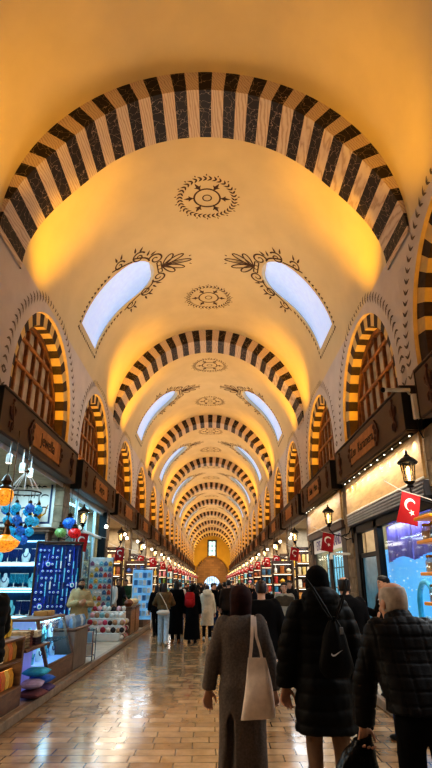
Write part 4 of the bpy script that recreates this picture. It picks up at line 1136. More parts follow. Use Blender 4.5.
b.build('flower', PALE, ap)
VEL = mat('purple_satin', '#9a78cc', .45, var=.35, scale=5, stretch=(1, .2, 1))
for i, (u0, u1) in enumerate(((-.55, .95), (.97, 2.48))):
    mb = MB(); n = 40; rows = []
    for j, v in enumerate((2.8, 2.6, 2.4, 2.2, 2.05)):
        rows.append([(u0 + (u1 - u0) * q / n, v + (.0 if j < 4 else .1 * sin(3.1 * q / n)), -.2 + .02 * sin(q * 1.3) * (1 + .2 * j)) for q in range(n + 1)])
    mb.loft(rows, caps=False, closed=False); o = mb.build('curtain', VEL, None, 70); o.matrix_world = Mr
    tag(o, ('purple satin curtain beside the door in the first right window', 'purple satin curtain behind the nearest flag in the first right window')[i], 'curtain')
area('window_light', tuple(Mr @ V((.9, 2.79, -.13))), (.06, 2.6), 22, (.7, .88, 1), rot=(0, 0, 0))
# camera and junction box at the near end of the first right sign
o = empty('security_camera', 'white tube security camera on the dark end of the right sign', 'camera', (3.4, 8.45, 4.72))
b = MB(); b.tube([(-.32, 0, .0), (.12, 0, .0)], .035, 12); b.build('housing', WHITE, o)
b = MB(); b.ball((-.335, 0, 0), .045, 10); b.build('lens', BLACK, o)
b = MB(); b.tube([(.06, 0, 0), (.12, .05, -.05), (.2, .12, -.05)], .018, 8); b.build('bracket', WHITE, o)
o = empty('junction_box', 'white upright cable box beside the security camera', 'cable box', (3.6, 8.5, 4.22))
b = MB(); b.bbox(-.05, .05, -.05, .05, 0, .44, .012); b.build('casing', WHITE, o); b = MB(); b.tube([(0, 0, 0), (.02, .03, -.2), (.1, .1, -.3)], .012, 6); b.build('cable', BLACK, o)
# second right shop: banner, blinds, door
M2r = frame(1, YC0 + SP)
sf = empty('storefront', 'brown framed shop front with white banner, second on the right', 'shop front'); sf.matrix_world = M2r
b = MB(); b.bbox(-2.6, 2.6, 3.05, 3.26, -.1, .1, .015); b.bbox(-2.62, -2.4, KERB, 3.05, -.12, .02, .01); b.bbox(2.1, 2.62, KERB, 3.05, -.12, .02, .01); b.bbox(.2, .3, KERB, 2.6, -.1, 0, .01); b.build('frame', WOODD, sf)
b = MB(); b.box(-2.4, 2.1, .3, 2.6, -.08, -.075); b.build('glass', GLASS, sf, smooth=0)
b = MB(); b.bbox(-2.4, 2.1, KERB, .3, -.1, -.02, .01); b.build('base_panel', WOODD, sf)
bn = MB(); bn.bbox(-2.4, 2.1, 2.6, 3.05, -.08, -.03, .006); bn_ = bn.build('banner', mat('cream_banner', '#d8d2cc', .5, var=.06, emit=.25), sf)
for q, (w_, u_) in enumerate((('EYE', -1.5), ('DERE', -.3), ('BRAND', 1.2))): text(w_, .42, mat('violet_lettering', '#6f5aa8', .5), bn_, Matrix.Translation((u_, 2.82, -.025)))
b = MB(); b.box(-2.4, 2.1, .3, 2.6, -.5, -.48); b.build('backlit_screen', mat('cyan_screen', '#9fd8ec', .5, var=.3, scale=2.2, emit=.85), sf)
b = MB()
for i in range(12): b.bbox(-2.4 + .375 * i, -2.37 + .375 * i, .3, 2.6, -.46, -.44, .004)
for v in (.9, 1.5, 2.1): b.bbox(-2.4, 2.1, v, v + .03, -.46, -.44, .004)
b.build('glazing_bars', mat('dark_teal_bar', '#2f5a68', .5), sf)
o = empty('wall_bracket_lamp', 'small white bracket lamp on the pier between the right shops', 'lamp', (3.5, 14.3, 2.32))
b = MB(); b.bbox(-.3, .22, -.03, .03, 0, .06, .01); b.build('arm', WHITE, o); b = MB(); b.lathe([(.05, -.1), (.055, -.05), (.04, .0), (.02, .03)], 12, c=(-.28, 0, 0)); b.build('head', WHITE, o)
b = MB(); b.tube([(-.28, 0, -.1), (-.26, 0, -.5), (-.2, 0, -1.2)], .012, 6); b.build('cable', BLACK, o)
# orange jar shelves at the right edge
js = empty('jar_shelves', 'bright orange shelf tower of glass jars at the right edge', 'shelves', (3.42, 7.55, KERB))
ORG = mat('orange_board', '#e8941c', .4, var=.1, emit=.15)
b = MB(); b.bbox(.3, .36, -.3, .3, 0, 2.6, .008); b.bbox(-.3, .36, .26, .3, 0, .6, .008); b.build('uprights', WOODD, js)
JZ = (.62, .95, 1.3, 1.68, 2.1, 2.42)
for z in JZ: b = MB(); b.bbox(-.34, .34, -.3, .3, z - .045, z, .008); b.build('shelf', ORG, js)
JG = mat_glass('jar_glass', '#f2f0ea', .7); 
jar = empty('glass_jar', 'x', 'jar')
b = MB(); b.lathe([(.07, .0), (.08, .01), (.08, .14), (.055, .17), (.055, .19)], 14); b.build('body', JG, jar)
b = MB(); b.lathe([(.062, .185), (.065, .19), (.065, .215), (.055, .222)], 14); b.build('lid', GOLD, jar)
b = MB(); b.lathe([(.066, .008), (.07, .012), (.07, .11), (.04, .125)], 12); fill_me = b.build('contents', mat('jar_fill_a', '#b5651d', .4), jar)
first = True; rg = random.Random(21)
for zi, z in enumerate(JZ[:-1]):
    for i in range(3):
        for j in range(2):
            o = jar if first else dup(jar); first = False
            o.location = (3.42 - .23 + .21 * i, 7.55 - .15 + .28 * j, KERB + z + .002); tag(o, 'glass jar with gold lid on the %s orange shelf from the bottom' % ORD[zi], 'jar', 'jars on the %s orange shelf' % ORD[zi])
            c_ = [c for c in o.children if c.name.startswith('contents')][0]; c_.data = c_.data.copy(); col = rg.choice(['#b5651d', '#d8c4a0', '#6a3a1a', '#c8b8a8', '#3a6a9a']); c_.data.materials.clear(); c_.data.materials.append(mat('jar_fill_' + col.lstrip('#'), col, .4))
area('jar_light', (3.1, 7.0, 3.2), (.6, .6), 18, (1, .85, .6), target=(3.3, 7.6, 1.6))
# ================================================================== people
def remesh(mb, voxel, smooth=2, disp=None, mats=None, name='p'):
    """fuse overlapping closed solids into one continuous surface; optional displacement along the normal"""
    me = bpy.data.meshes.new('tmp'); me.from_pydata(mb.v, [], mb.f); me.update()
    bm = bmesh.new(); bm.from_mesh(me); bmesh.ops.recalc_face_normals(bm, faces=bm.faces); bm.to_mesh(me); bm.free()
    o = bpy.data.objects.new('tmp', me); COL.objects.link(o)
    md = o.modifiers.new('r', 'REMESH'); md.mode = 'VOXEL'; md.voxel_size = voxel
    if smooth: s = o.modifiers.new('s', 'SMOOTH'); s.iterations = smooth; s.factor = .5
    r = bpy.data.meshes.new_from_object(o.evaluated_get(bpy.context.evaluated_depsgraph_get()))
    bpy.data.objects.remove(o); bpy.data.meshes.remove(me)
    r.name = name
    if disp:
        nr = [v.normal.copy() for v in r.vertices]
        for v, n in zip(r.vertices, nr): v.co += n * disp(v.co, n)
    r.materials.clear()
    for m in (mats if isinstance(mats, (list, tuple)) else [mats]): r.materials.append(m)
    r.polygons.foreach_set('use_smooth', [True] * len(r.polygons)); r.update()
    return r
SKIN = mat('skin_light', '#c89a80', .55, var=.08, scale=8); SKIN2 = mat('skin_tan', '#a87858', .55, var=.08, scale=8)
HBLK = mat('hair_black', '#120d0b', .5, var=.4, scale=30, stretch=(1, 1, .3)); HBRN = mat('hair_dark_brown', '#2a1a12', .5, var=.4, scale=30, stretch=(1, 1, .3))
HGRY = mat('hair_white', '#b8aca0', .6, var=.25, scale=30); EYEW = mat('eye_ball', '#e8e4dc', .2, var=.02); EYEK = mat('eye_iris', '#1a100a', .2); LIP = mat('lip', '#9a5a4a', .5)
def cloth(nm, col, rough=.85, var=.2, scale=18, bump=.25, bscale=90): return mat('cloth_' + nm, col, rough, var=var, scale=scale, bump=bump, bscale=bscale, spec=.18)

class Fig:
    """a posed figure: local x = its right, y = the way it faces, z up; H = standing height"""
    def __init__(s, H=1.72, wide=1., lean=0., arms=None, legs=None, head=(0, 0), slump=0.):
        s.H = H; s.w = wide; s.lean = lean; s.hy, s.ht = head[:2]; s.hs = head[2] if len(head) > 2 else 1.
        h = H
        s.sh = {}; s.el = {}; s.wr = {}; s.hd = {}
        for sg in (-1, 1):
            a = (arms or {}).get(sg, ((.16, .0, -1), (.05, .2, -1)))
            p = s.bend(V((sg * .112 * h * wide, -.01, .815 * h)))
            u = V((sg * a[0][0], a[0][1], a[0][2])).normalized(); f = V((sg * a[1][0], a[1][1], a[1][2])).normalized()
            s.sh[sg] = p; s.el[sg] = p + u * .172 * h; s.wr[sg] = s.el[sg] + f * .15 * h; s.hd[sg] = f
        s.hip = {}; s.kn = {}; s.an = {}; s.ft = {}
        low = 9
        for sg in (-1, 1):
            t, k = (legs or {}).get(sg, (0, 0))          # thigh swing forward, shin swing (deg)
            p = V((sg * .052 * h * (.6 + .4 * wide), 0, .52 * h)); q = p + V((sg * .01, sin(R(t)), -cos(R(t)))) * .245 * h; r = q + V((0, sin(R(k)), -cos(R(k)))) * .235 * h
            s.hip[sg], s.kn[sg], s.an[sg] = p, q, r; s.ft[sg] = k
            low = min(low, r.z - .045 * h)
        s.low = low
    def bend(s, p):
        if not s.lean: return V(p)
        z0, z1 = .5 * s.H, .72 * s.H; t = min(1, max(0, (p[2] - z0) / (z1 - z0))); a = R(s.lean) * t * t * (3 - 2 * t)
        d = V(p) - V((0, 0, z0)); return V((0, 0, z0)) + V((d.x, d.y * cos(a) + d.z * sin(a), d.z * cos(a) - d.y * sin(a)))
    def ring(s, z, rx, ry, y=0., n=28, sq=2.4, fn=None, x=0.):
        """superellipse ring of the trunk at height z (fractions of H), carried by the lean"""
        out = []
        for j in range(n):
            a = 2 * pi * j / n; c, sn = cos(a), sin(a); k = (abs(c) ** sq + abs(sn) ** sq) ** (-1 / sq)
            p = V(((x + rx * k * c) * s.H, (y + ry * k * sn) * s.H, z * s.H))
            if fn: p = fn(p, a)
            out.append(tuple(s.bend(p)))
        return out
    def trunk(s, mb, prof, add=0., fn=None, n=28):
        mb.loft([s.ring(z, rx * s.w + add, ry + add, y, n, fn=fn) for z, rx, ry, y in prof])
    def hframe(s):
        """head matrix: origin at the head centre"""
        c = s.bend(V((0, .012 * s.H, .93 * s.H)))
        return Matrix.Translation(c) @ Matrix.Rotation(R(s.hy), 4, 'Z') @ Matrix.Rotation(R(s.ht - s.lean * .25), 4, 'X') @ Matrix.Scale(s.hs, 4)
    def head(s, mb):
        u = s.H / 1.75; X0 = mb.X; mb.X = s.hframe() @ Matrix.Scale(u, 4)
        prof = ((-.118, .028, .03, .045), (-.11, .042, .045, .04), (-.085, .056, .068, .022), (-.05, .066, .083, .008), (-.01, .073, .094, .0), (.03, .076, .098, -.003), (.065, .072, .092, -.006), (.092, .055, .072, -.008), (.108, .03, .04, -.008), (.114, .008, .01, -.008))
        mb.loft([[(rx * cos(2 * pi * j / 20), y + ry * sin(2 * pi * j / 20), z) for j in range(20)] for z, rx, ry, y in prof])
        mb.loft([[(w * a, y, z) for a, z, y in ((-1, z0, y0), (1, z0, y0), (.6, z0, y1), (-.6, z0, y1))] for w, z0, y0, y1 in ((.018, -.042, .07, .112), (.014, -.02, .07, .106), (.008, .012, .07, .094))])   # nose
        mb.ball((0, .086, -.066), (.026, .012, .012), 10); mb.ball((0, .08, -.1), (.026, .02, .018), 10)          # lips, chin
        mb.ball((0, .084, .022), (.045, .012, .01), 10)                                                          # brow
        for sg in (-1, 1): mb.ball((sg * .077, -.008, -.012), (.012, .022, .032), 10); mb.ball((sg * .042, .066, -.035), (.022, .018, .018), 8)
        mb.X = X0
        a = s.bend(V((0, -.005 * s.H, .83 * s.H))); b = s.hframe() @ V((0, -.012, -.06)); mb.caps_(a, b, .058 * u, .054 * u, 16)
    def face(s, body, beard=None):
        u = s.H / 1.75; X = s.hframe() @ Matrix.Scale(u, 4)
        b = MB(); b.X = X; k = MB(); k.X = X; l = MB(); l.X = X
        for sg in (-1, 1): b.ball((sg * .031, .083, .0), (.014, .01, .009), 8, 0); b.ball((sg * .031, .0905, .0), (.0065, .004, .0065), 8, 1); b.tube([(sg * .016, .096, .02), (sg * .032, .096, .027), (sg * .05, .085, .02)], [.004, .005, .003], 5, 1)
        b.build('eyes', [EYEW, EYEK], body); l.ball((0, .097, -.066), (.022, .006, .006), 8); l.build('mouth', LIP, body)
        if beard:
            m = MB(); m.X = X
            m.loft([[(rx * cos(R(-20) + R(220) * j / 16), y + ry * sin(R(-20) + R(220) * j / 16), z) for j in range(17)] + [(rx * .8 * cos(R(200) - R(220) * j / 16), y + ry * .8 * sin(R(200) - R(220) * j / 16), z) for j in range(17)] for z, rx, ry, y in ((-.14, .03, .035, .05), (-.115, .052, .058, .042), (-.085, .066, .076, .022), (-.045, .075, .088, .01))])
            m.build('beard', beard, body)
    def hand(s, mb, sg, curl=28, u=None):
        u = s.H / 1.75 * 1.12; d = s.hd[sg]; w = s.wr[sg]; side = V((sg, 0, 0)); side = (side - d * side.dot(d)).normalized()
        n = -side * .45 - V((0, .9, 0)); n = (n - d * n.dot(d)).normalized(); f = d.cross(n)      # palm turned half back, half to the body
        if f.dot(side) > 0: f = -f
        pr = []
        for t, wd, th in ((0, .026, .02), (.03, .034, .017), (.065, .041, .015), (.088, .04, .013)):
            c = w + d * t * u; pr.append([tuple(c + f * wd * u * cos(2 * pi * j / 14) + n * th * u * sin(2 * pi * j / 14)) for j in range(14)])
        mb.loft(pr)
        for i, (o, ln) in enumerate(((.036, .074), (.012, .083), (-.012, .077), (-.035, .06))):
            p = w + d * .082 * u + f * o * u; c = R(curl * .6 + 4 * i); seg = ln * u / 3
            for q in range(3):
                dd = d * cos(c) + n * sin(c) + f * .06 * (1.5 - i) * (q == 0); p2 = p + dd.normalized() * seg * (1.15 - .15 * q); mb.caps_(p, p2, .0108 * u * (1 - .09 * q), .0104 * u * (1 - .1 * q), 8); p = p2; c += R(curl)
        p = w + d * .026 * u + f * .026 * u
        for q, (a, b, ln) in enumerate(((.75, .25, .036), (.95, .3, .03), (1.2, .35, .024))):
            p2 = p + (d * a + f * (.85 - .3 * q) + n * b).normalized() * ln * u; mb.caps_(p, p2, .0125 * u * (1 - .12 * q), .011 * u * (1 - .13 * q), 8); p = p2
    def body(s, skin, vox=.014, name='person', hands=True):
        mb = MB(); h = s.H
        s.trunk(mb, ((.47, .06, .05, 0), (.52, .09, .065, -.004), (.58, .085, .058, 0), (.63, .078, .054, .003), (.7, .09, .062, .003), (.76, .1, .062, 0), (.81, .095, .05, -.006), (.84, .05, .036, -.006), (.855, .03, .028, -.004)), -.012)
        s.head(mb)
        for sg in (-1, 1):
            mb.caps_(s.sh[sg], s.el[sg], .027 * h, .022 * h); mb.caps_(s.el[sg], s.wr[sg], .022 * h, .0155 * h)
            mb.caps_(s.hip[sg], s.kn[sg], .044 * h, .03 * h); mb.caps_(s.kn[sg], s.an[sg], .03 * h, .02 * h)
            mb.caps_(s.an[sg] + V((0, -.01, -.02 * h)), s.an[sg] + V((0, .09 * h, -.032 * h)), .018 * h, .012 * h)
            if hands: s.hand(mb, sg, s.curl.get(sg, 26) if hasattr(s, 'curl') else 26)
        me = remesh(mb, vox, 2, None, skin, 'body')
        o = bpy.data.objects.new(name, me); COL.objects.link(o); return o
    def sleeves(s, mb, r0, r1, r2, end=1.0):
        for sg in (-1, 1):
            e = s.el[sg].lerp(s.wr[sg], end); mb.caps_(s.sh[sg] + V((-sg * .02 * s.H, 0, -.0)), s.el[sg], r0 * s.H, r1 * s.H, 16); mb.tube([s.el[sg], s.el[sg].lerp(e, .5), e, e + s.hd[sg] * .012], [r1 * s.H, (r1 + r2) / 2 * s.H, r2 * s.H, r2 * .85 * s.H], 16); mb.ball(s.el[sg], r1 * s.H, 14)
    def child(s, me, name, body): return mk(name, me, body)
    def shoes(s, body, m, vox=.012):
        mb = MB(); h = s.H
        for sg in (-1, 1):
            X0 = mb.X; mb.X = Matrix.Translation(s.an[sg]) @ Matrix.Rotation(R(max(-35, min(12, s.ft[sg])) * .9), 4, 'X')
            mb.loft([[(rx * h * cos(2 * pi * j / 14) + sg * .004 * h, y * h, z * h + rz * h * max(-.75, sin(2 * pi * j / 14))) for j in range(14)] for y, rx, rz, z in ((-.042, .012, .014, -.03), (-.036, .022, .03, -.022), (0, .026, .042, -.014), (.04, .028, .026, -.026), (.075, .03, .02, -.03), (.1, .026, .016, -.033), (.112, .012, .01, -.036))])
            mb.X = X0
        return s.child(remesh(mb, vox, 1, None, m, 'shoes'), 'shoes', body)
    def trousers(s, body, m, vox=.015, slim=1., folds=.004):
        mb = MB(); h = s.H
        s.trunk(mb, ((.455, .05, .05, 0), (.49, .088, .066, -.004), (.53, .096, .072, -.006), (.58, .088, .062, 0)))
        for sg in (-1, 1):
            a = s.an[sg] + V((0, 0, -.012 * h)); mb.caps_(s.hip[sg], s.kn[sg], .052 * h, .038 * h * slim, 16)
            mb.tube([s.kn[sg], s.kn[sg].lerp(a, .5), s.kn[sg].lerp(a, .92), a], [.038 * h * slim, .034 * h * slim, .031 * h * slim, .032 * h * slim], 16); mb.ball(s.kn[sg], .038 * h * slim, 14)
        f = lambda p, n: folds * noise.noise(V((p.x * 14, p.y * 14, p.z * 9))) + folds * .5 * noise.noise(V((p.x * 30, p.y * 30, p.z * 18)))
        return s.child(remesh(mb, vox, 2, f, m, 'trousers'), 'trousers', body)
    def coat(s, body, m, hem, name='coat', fit=.012, flare=.0, sleeve=(.042, .036, .03), end=.98, vox=.014, puff=0., quilt=None, folds=.008, collar=.0, hood=False, fn=None, waist=1., hood_down=False):
        """jacket / coat / robe down to the hem (fraction of H), with sleeves"""
        mb = MB(); h = s.H; f = fit
        prof = [(.815, .112, .058, -.006), (.79, .118, .066, -.004), (.76, .115, .07, 0), (.7, .104, .07, .002), (.63, .094 * waist, .064, .002), (.57, .098, .068, -.002), (.52, .104, .075, -.006)]
        prof = [p for p in prof if p[0] > hem + .02]; z = .47
        while z > hem + .02: prof.append((z, .104 + flare * (.52 - z), .075 + flare * .75 * (.52 - z), -.004)); z -= .05
        prof.append((hem, .103 + flare * max(0, .52 - hem), .074 + flare * .75 * max(0, .52 - hem), -.004)); prof.append((hem - .002, .08, .05, -.004))
        top = [(.862, .036, .036, -.008), (.85, .052, .042, -.008), (.835, .082, .05, -.008)]
        s.trunk(mb, [(a, b + f, c + f, d) for a, b, c, d in top[1:] + prof], 0, fn, 36)
        s.sleeves(mb, *sleeve, end)
        if collar:
            mb.loft([s.ring(z, r, r * .92, -.004, 24) for z, r in ((.835, .055), (.85 + collar * .3, .053), (.85 + collar, .05), (.85 + collar + .004, .03))])
        if hood_down:
            c = s.bend(V((0, -.05 * h, .88 * h))); mb.ball(c, (.094 * h, .064 * h, .044 * h), 18); mb.ball(c + V((0, -.022 * h, -.035 * h)), (.084 * h, .05 * h, .06 * h), 16)
            for sg in (-1, 1): mb.caps_(c + V((sg * .05 * h, .01, .0)), s.bend(V((sg * .035 * h, .055 * h, .84 * h))), .03 * h, .022 * h)
        if hood:
            X0 = mb.X; mb.X = s.hframe() @ Matrix.Scale(h / 1.75, 4); mb.ball((0, -.02, .0), (.105, .125, .14), 20); mb.X = X0
        def disp(p, n):
            d = folds * noise.noise(V((p.x * 9, p.y * 9, p.z * 3.2))) + folds * .45 * noise.noise(V((p.x * 22, p.y * 22, p.z * 11)))
            if puff:
                q = abs(sin(pi * (p.z + .015 * noise.noise(p * 5)) / puff)); d += .014 * (q ** .55 - .8) * (1 - .6 * abs(n.z))
            if quilt:
                a = p.x; dz = min(abs((p.z / quilt) % 1 - .5) * 2, 1); da = min(abs((a / quilt * 1.0) % 1 - .5) * 2, 1)
                d -= .008 * (max(0, (dz - .8) / .2) + max(0, (da - .8) / .2))
            return d
        return s.child(remesh(mb, vox, 2, disp, m, name), name, body)
    def hair(s, body, m, style='short', vox=.011):
        mb = MB(); u = s.H / 1.75; mb.X = s.hframe() @ Matrix.Scale(u, 4)
        if style == 'bald':
            mb.loft([[(rx * cos(R(160) + R(220) * j / 18), -.006 + ry * sin(R(160) + R(220) * j / 18), z) for j in range(19)] + [(rx * .86 * cos(R(380) - R(220) * j / 18), -.006 + ry * .86 * sin(R(380) - R(220) * j / 18), z) for j in range(19)] for z, rx, ry in ((-.06, .07, .088), (-.02, .079, .101), (.03, .082, .106), (.075, .077, .097), (.088, .068, .084))])
        else:
            mb.loft([[(rx * cos(2 * pi * j / 22), y + ry * sin(2 * pi * j / 22), z + .035 * max(0, sin(2 * pi * j / 22)) * (1 - k / 5)) for j in range(22)] for k, (z, rx, ry, y) in enumerate(((-.055, .066, .075, -.03), (-.02, .08, .088, -.02), (.03, .083, .099, -.01), (.075, .079, .098, -.006), (.105, .06, .076, -.006), (.125, .02, .03, -.006)))])
        if style == 'long':
            mb.loft([[(rx * cos(2 * pi * j / 18), y + ry * sin(2 * pi * j / 18), z) for j in range(18)] for z, rx, ry, y in ((.06, .08, .08, -.03), (-.03, .09, .07, -.05), (-.12, .095, .06, -.06), (-.2, .095, .05, -.07), (-.28, .085, .04, -.075), (-.34, .05, .025, -.07))])
        if style == 'bun': mb.ball((0, -.11, .05), .045, 12); mb.loft([[(.07 * cos(2 * pi * j / 14), -.03 + .06 * sin(2 * pi * j / 14), z) for j in range(14)] for z in (-.06, .0)])
        if style == 'hijab':
            mb.loft([[(rx * cos(2 * pi * j / 24), y + ry * sin(2 * pi * j / 24), z) for j in range(24)] for z, rx, ry, y in ((-.2, .13, .1, -.0), (-.165, .105, .095, -.0), (-.12, .092, .1, -.008), (-.06, .094, .112, -.022), (0, .1, .122, -.03), (.05, .099, .122, -.03), (.095, .08, .1, -.025), (.122, .045, .06, -.02), (.13, .012, .02, -.02))])
        if style == 'beanie':
            mb.v.clear(); mb.f.clear(); mb.m.clear()
            mb.loft([[(rx * cos(2 * pi * j / 24), -.006 + ry * sin(2 * pi * j / 24), z) for j in range(24)] for z, rx, ry in ((-.035, .084, .104), (-.03, .09, .11), (.02, .091, .112), (.025, .086, .107), (.07, .083, .103), (.11, .066, .084), (.14, .035, .046), (.148, .008, .01))])
        if style == 'hat':
            mb.v.clear(); mb.f.clear(); mb.m.clear()
            mb.loft([[(rx * cos(2 * pi * j / 24), ry * sin(2 * pi * j / 24), z) for j in range(24)] for z, rx, ry in ((.04, .13, .15), (.05, .13, .15), (.055, .084, .105), (.12, .08, .1), (.135, .05, .06), (.138, .01, .01))])
        d = (lambda p, n: .004 * noise.noise(V((p.x * 40, p.y * 40, p.z * 14)))) if style in ('short', 'long', 'bun') else ((lambda p, n: .006 * noise.noise(V((p.x * 16, p.y * 16, p.z * 9)))) if style == 'hijab' else None)
        nm = {'hijab': 'headscarf', 'beanie': 'beanie', 'hat': 'hat'}.get(style, 'hair')
        me = remesh(mb, vox, 2, d, m, nm); return s.child(me, nm, body)
    def place(s, body, x, y, z, rz, label, group=None):
        body.location = (x, y, z - s.low); body.rotation_euler = (0, 0, R(rz)); tag(body, label, 'person', group); return body
WALK = {-1: (16, -4), 1: (-12, -24)}; WALK2 = {1: (18, -2), -1: (-10, -26)}

# ---------- woman in a long grey coat with maroon headscarf
f = Fig(1.61, 1.02, 2, arms={-1: ((.24, -.02, -1), (.14, .12, -1)), 1: ((.2, -.06, -1), (.12, .08, -1))}, legs={-1: (7, 0), 1: (-3, -7)}, head=(0, 0, 1.13))
f.curl = {-1: 22, 1: 40}
w1 = f.body(SKIN, .007)
vent = lambda p, a: V((p.x, p.y + max(0, 1 - abs(p.x + .10 + .04 * (.6 - p.z)) / (.012 + .075 * max(0, .58 - p.z))) * .13, p.z)) if (p.z < .6 and p.y < 0) else p
GREYC = cloth('charcoal_wool', '#645c57', .95, .28, 60)
f.coat(w1, GREYC, .14, 'long_coat', .012, .02, (.046, .041, .036), .97, .011, folds=.009, collar=.03, fn=vent, waist=1.08)
f.hair(w1, cloth('maroon_scarf', '#2c1414', .8, .3, 12), 'hijab')
f.trousers(w1, cloth('black_trousers', '#070607', .9)); f.shoes(w1, cloth('black_leather', '#0c0a0a', .4, bump=0)); f.face(w1)
f.place(w1, .43, 5.1, 0, 0, 'woman in long charcoal coat and maroon headscarf, seen from behind, white tote on her shoulder')
# her white canvas tote
tb = empty('tote_bag', 'white canvas tote bag hanging from the shoulder of the woman in the charcoal coat', 'bag', (.43 + .115, 5.1 - .185, .63), R(-4))
b = MB(); rows = []
for q in range(15):
    t = q / 14; z = .0 + .44 * t; w_ = .138 - .065 * t ** 1.3; d_ = (.05 * sin(pi * min(1, t * 1.1 + .12)) + .008)
    rows.append([(w_ * c * (abs(c) ** 3 + abs(sn) ** 3) ** (-1 / 3) - .0 * t + .012 * sin(7 * z), d_ * sn * (abs(c) ** 3 + abs(sn) ** 3) ** (-1 / 3) + .006 * noise.noise(V((c * 3, sn * 2, z * 8))), z + .02 * (c * .5) * (1 - t)) for c, sn in ((cos(2 * pi * j / 28), sin(2 * pi * j / 28)) for j in range(28))])
b.loft(rows); CANV = cloth('canvas', '#e8dcd2', .9, .1, 20); b.build('sack', CANV, tb)
b = MB()
def flat_strap(mb, pts, w, t, ax=(1, 0, 0)):
    pts = [V(p) for p in pts]; rings = []
    for i, p in enumerate(pts):
        d = (pts[min(i + 1, len(pts) - 1)] - pts[max(0, i - 1)]).normalized(); a = V(ax) - d * V(ax).dot(d); a.normalize(); n = d.cross(a)
        rings.append([tuple(p + a * w * sx + n * t * sy) for sx, sy in ((-1, -1), (1, -1), (1, 1), (-1, 1))])
    mb.loft(rings)
flat_strap(b, [(-.06, .0, .4), (-.045, .0, .5), (-.035, .015, .6), (-.03, .055, .70), (-.028, .11, .755), (-.03, .19, .735), (-.03, .24, .64)], .014, .003)
flat_strap(b, [(.05, .01, .4), (.03, .01, .5), (-.0, .02, .6), (-.005, .055, .69), (-.008, .11, .745), (-.01, .19, .725), (-.01, .23, .64)], .012, .003)
b.build('strap', CANV, tb)

# ---------- man in a long black quilted puffer coat and beanie
f = Fig(1.75, 1.04, 1, arms={-1: ((.27, -.02, -1), (.08, .12, -1)), 1: ((.25, -.02, -1), (.08, .1, -1))}, legs={-1: (5, -3), 1: (-6, -14)}, head=(18, 0, 1.1))
f.curl = {-1: 30, 1: 26}
m1 = f.body(SKIN, .007)
PUFF = cloth('black_nylon', '#060606', .62, .2, 10, .1)
f.coat(m1, PUFF, .325, 'puffer_coat', .017, .08, (.056, .052, .044), .98, .011, puff=.105, folds=.012, hood_down=True, waist=1.1, collar=.025)
f.hair(m1, cloth('black_knit', '#090808', .95, .2, 60, .5), 'beanie'); f.trousers(m1, cloth('taupe_chino', '#8a7260', .85, .12), folds=.006); f.shoes(m1, cloth('black_leather', '#0c0a0a', .4)); f.face(m1)
f.place(m1, 1.07, 4.8, 0, 0, 'man in long black puffer coat and black beanie with a drawstring bag')
db = empty('drawstring_bag', 'black drawstring bag with small white tick mark on the back of the puffer coat', 'bag', (1.07 + .055, 4.8 - .255, .98))
b = MB(); rows = []
for q in range(13):
    t = q / 12; z = -.0 + .4 * t; w_ = (.128 - .098 * t ** 2.6) * min(1, .72 + t * 2.2) * (1 + .05 * sin(9 * t)); d_ = .06 * sin(pi * min(1, .2 + .75 * t)) + .006
    rows.append([(w_ * c * (abs(c) ** 2.6 + abs(s_) ** 2.6) ** (-1 / 2.6), d_ * s_ * (1 + (.18 * cos(9 * a) * t ** 2)), z) for a, c, s_ in ((2 * pi * j / 36, cos(2 * pi * j / 36), sin(2 * pi * j / 36)) for j in range(36))])
rows.append([(p[0] * 1.5, p[1] * 1.5, p[2] + .02) for p in rows[-1]]); b.loft(rows); NYL = cloth('black_sackcloth', '#080808', .6, .3, 12, .15); b.build('sack', NYL, db)
b = MB()
for sg in (-1, 1): b.tube([(sg * .012, -.02, .4), (sg * .05, -.005, .48), (sg * .125, .055, .62), (sg * .165, .15, .7), (sg * .17, .25, .68)], .009, 6); b.tube([(sg * .02, -.0, .4), (sg * .075, .015, .48), (sg * .14, .07, .62), (sg * .18, .15, .69)], .006, 6)
b.build('cord', NYL, db)
b = MB(); b.add([(x * 1.2, -.071, z * 1.2 + .02) for x, z in ((-.036, .128), (-.03, .118), (-.018, .118), (.038, .147), (-.014, .109), (-.03, .107), (-.04, .117))], [(0, 1, 6), (1, 5, 6), (1, 2, 4, 5), (2, 3, 4)]); b.build('tick_mark', mat('white_print', '#d8d8d8', .5, var=.02), db, smooth=0)
b = MB(); b.bbox(.035, .06, -.062, -.056, .3, .35, .002); b.build('tag', mat('grey_tag', '#77787a', .5), db)

# ---------- grey haired man stooping to the right, quilted jacket, carrying a bag
f = Fig(1.7, 1.04, 22, arms={-1: ((.24, .08, -1), (.06, .2, -1)), 1: ((.34, .12, -1), (.0, .5, -1))}, legs={-1: (4, -4), 1: (-4, -12)}, head=(16, -2, 1.12))
f.curl = {-1: 46, 1: 30}
o1 = f.body(SKIN, .007)
f.coat(o1, cloth('dark_brown_quilt', '#0f0b09', .6, .25, 9, .1), .545, 'quilted_jacket', .02, .02, (.05, .046, .042), .98, .0105, quilt=.07, folds=.006, collar=.03, waist=1.14)
f.hair(o1, HGRY, 'bald'); f.trousers(o1, cloth('black_wool', '#050506', .9), folds=.008); f.shoes(o1, cloth('black_leather', '#0c0a0a', .4)); f.face(o1)
f.place(o1, 1.43, 3.62, 0, 4, 'balding grey haired man in dark quilted jacket at the right edge, seen from behind')
hw = o1.matrix_basis @ (f.wr[-1] + f.hd[-1] * .09)
ob = empty('carrier_bag', 'black glossy carrier bag held low by the grey haired man', 'bag', (hw.x, hw.y, hw.z + .03), R(14))
b = MB(); b.X = Matrix.Rotation(R(17), 4, 'Y'); rows = []
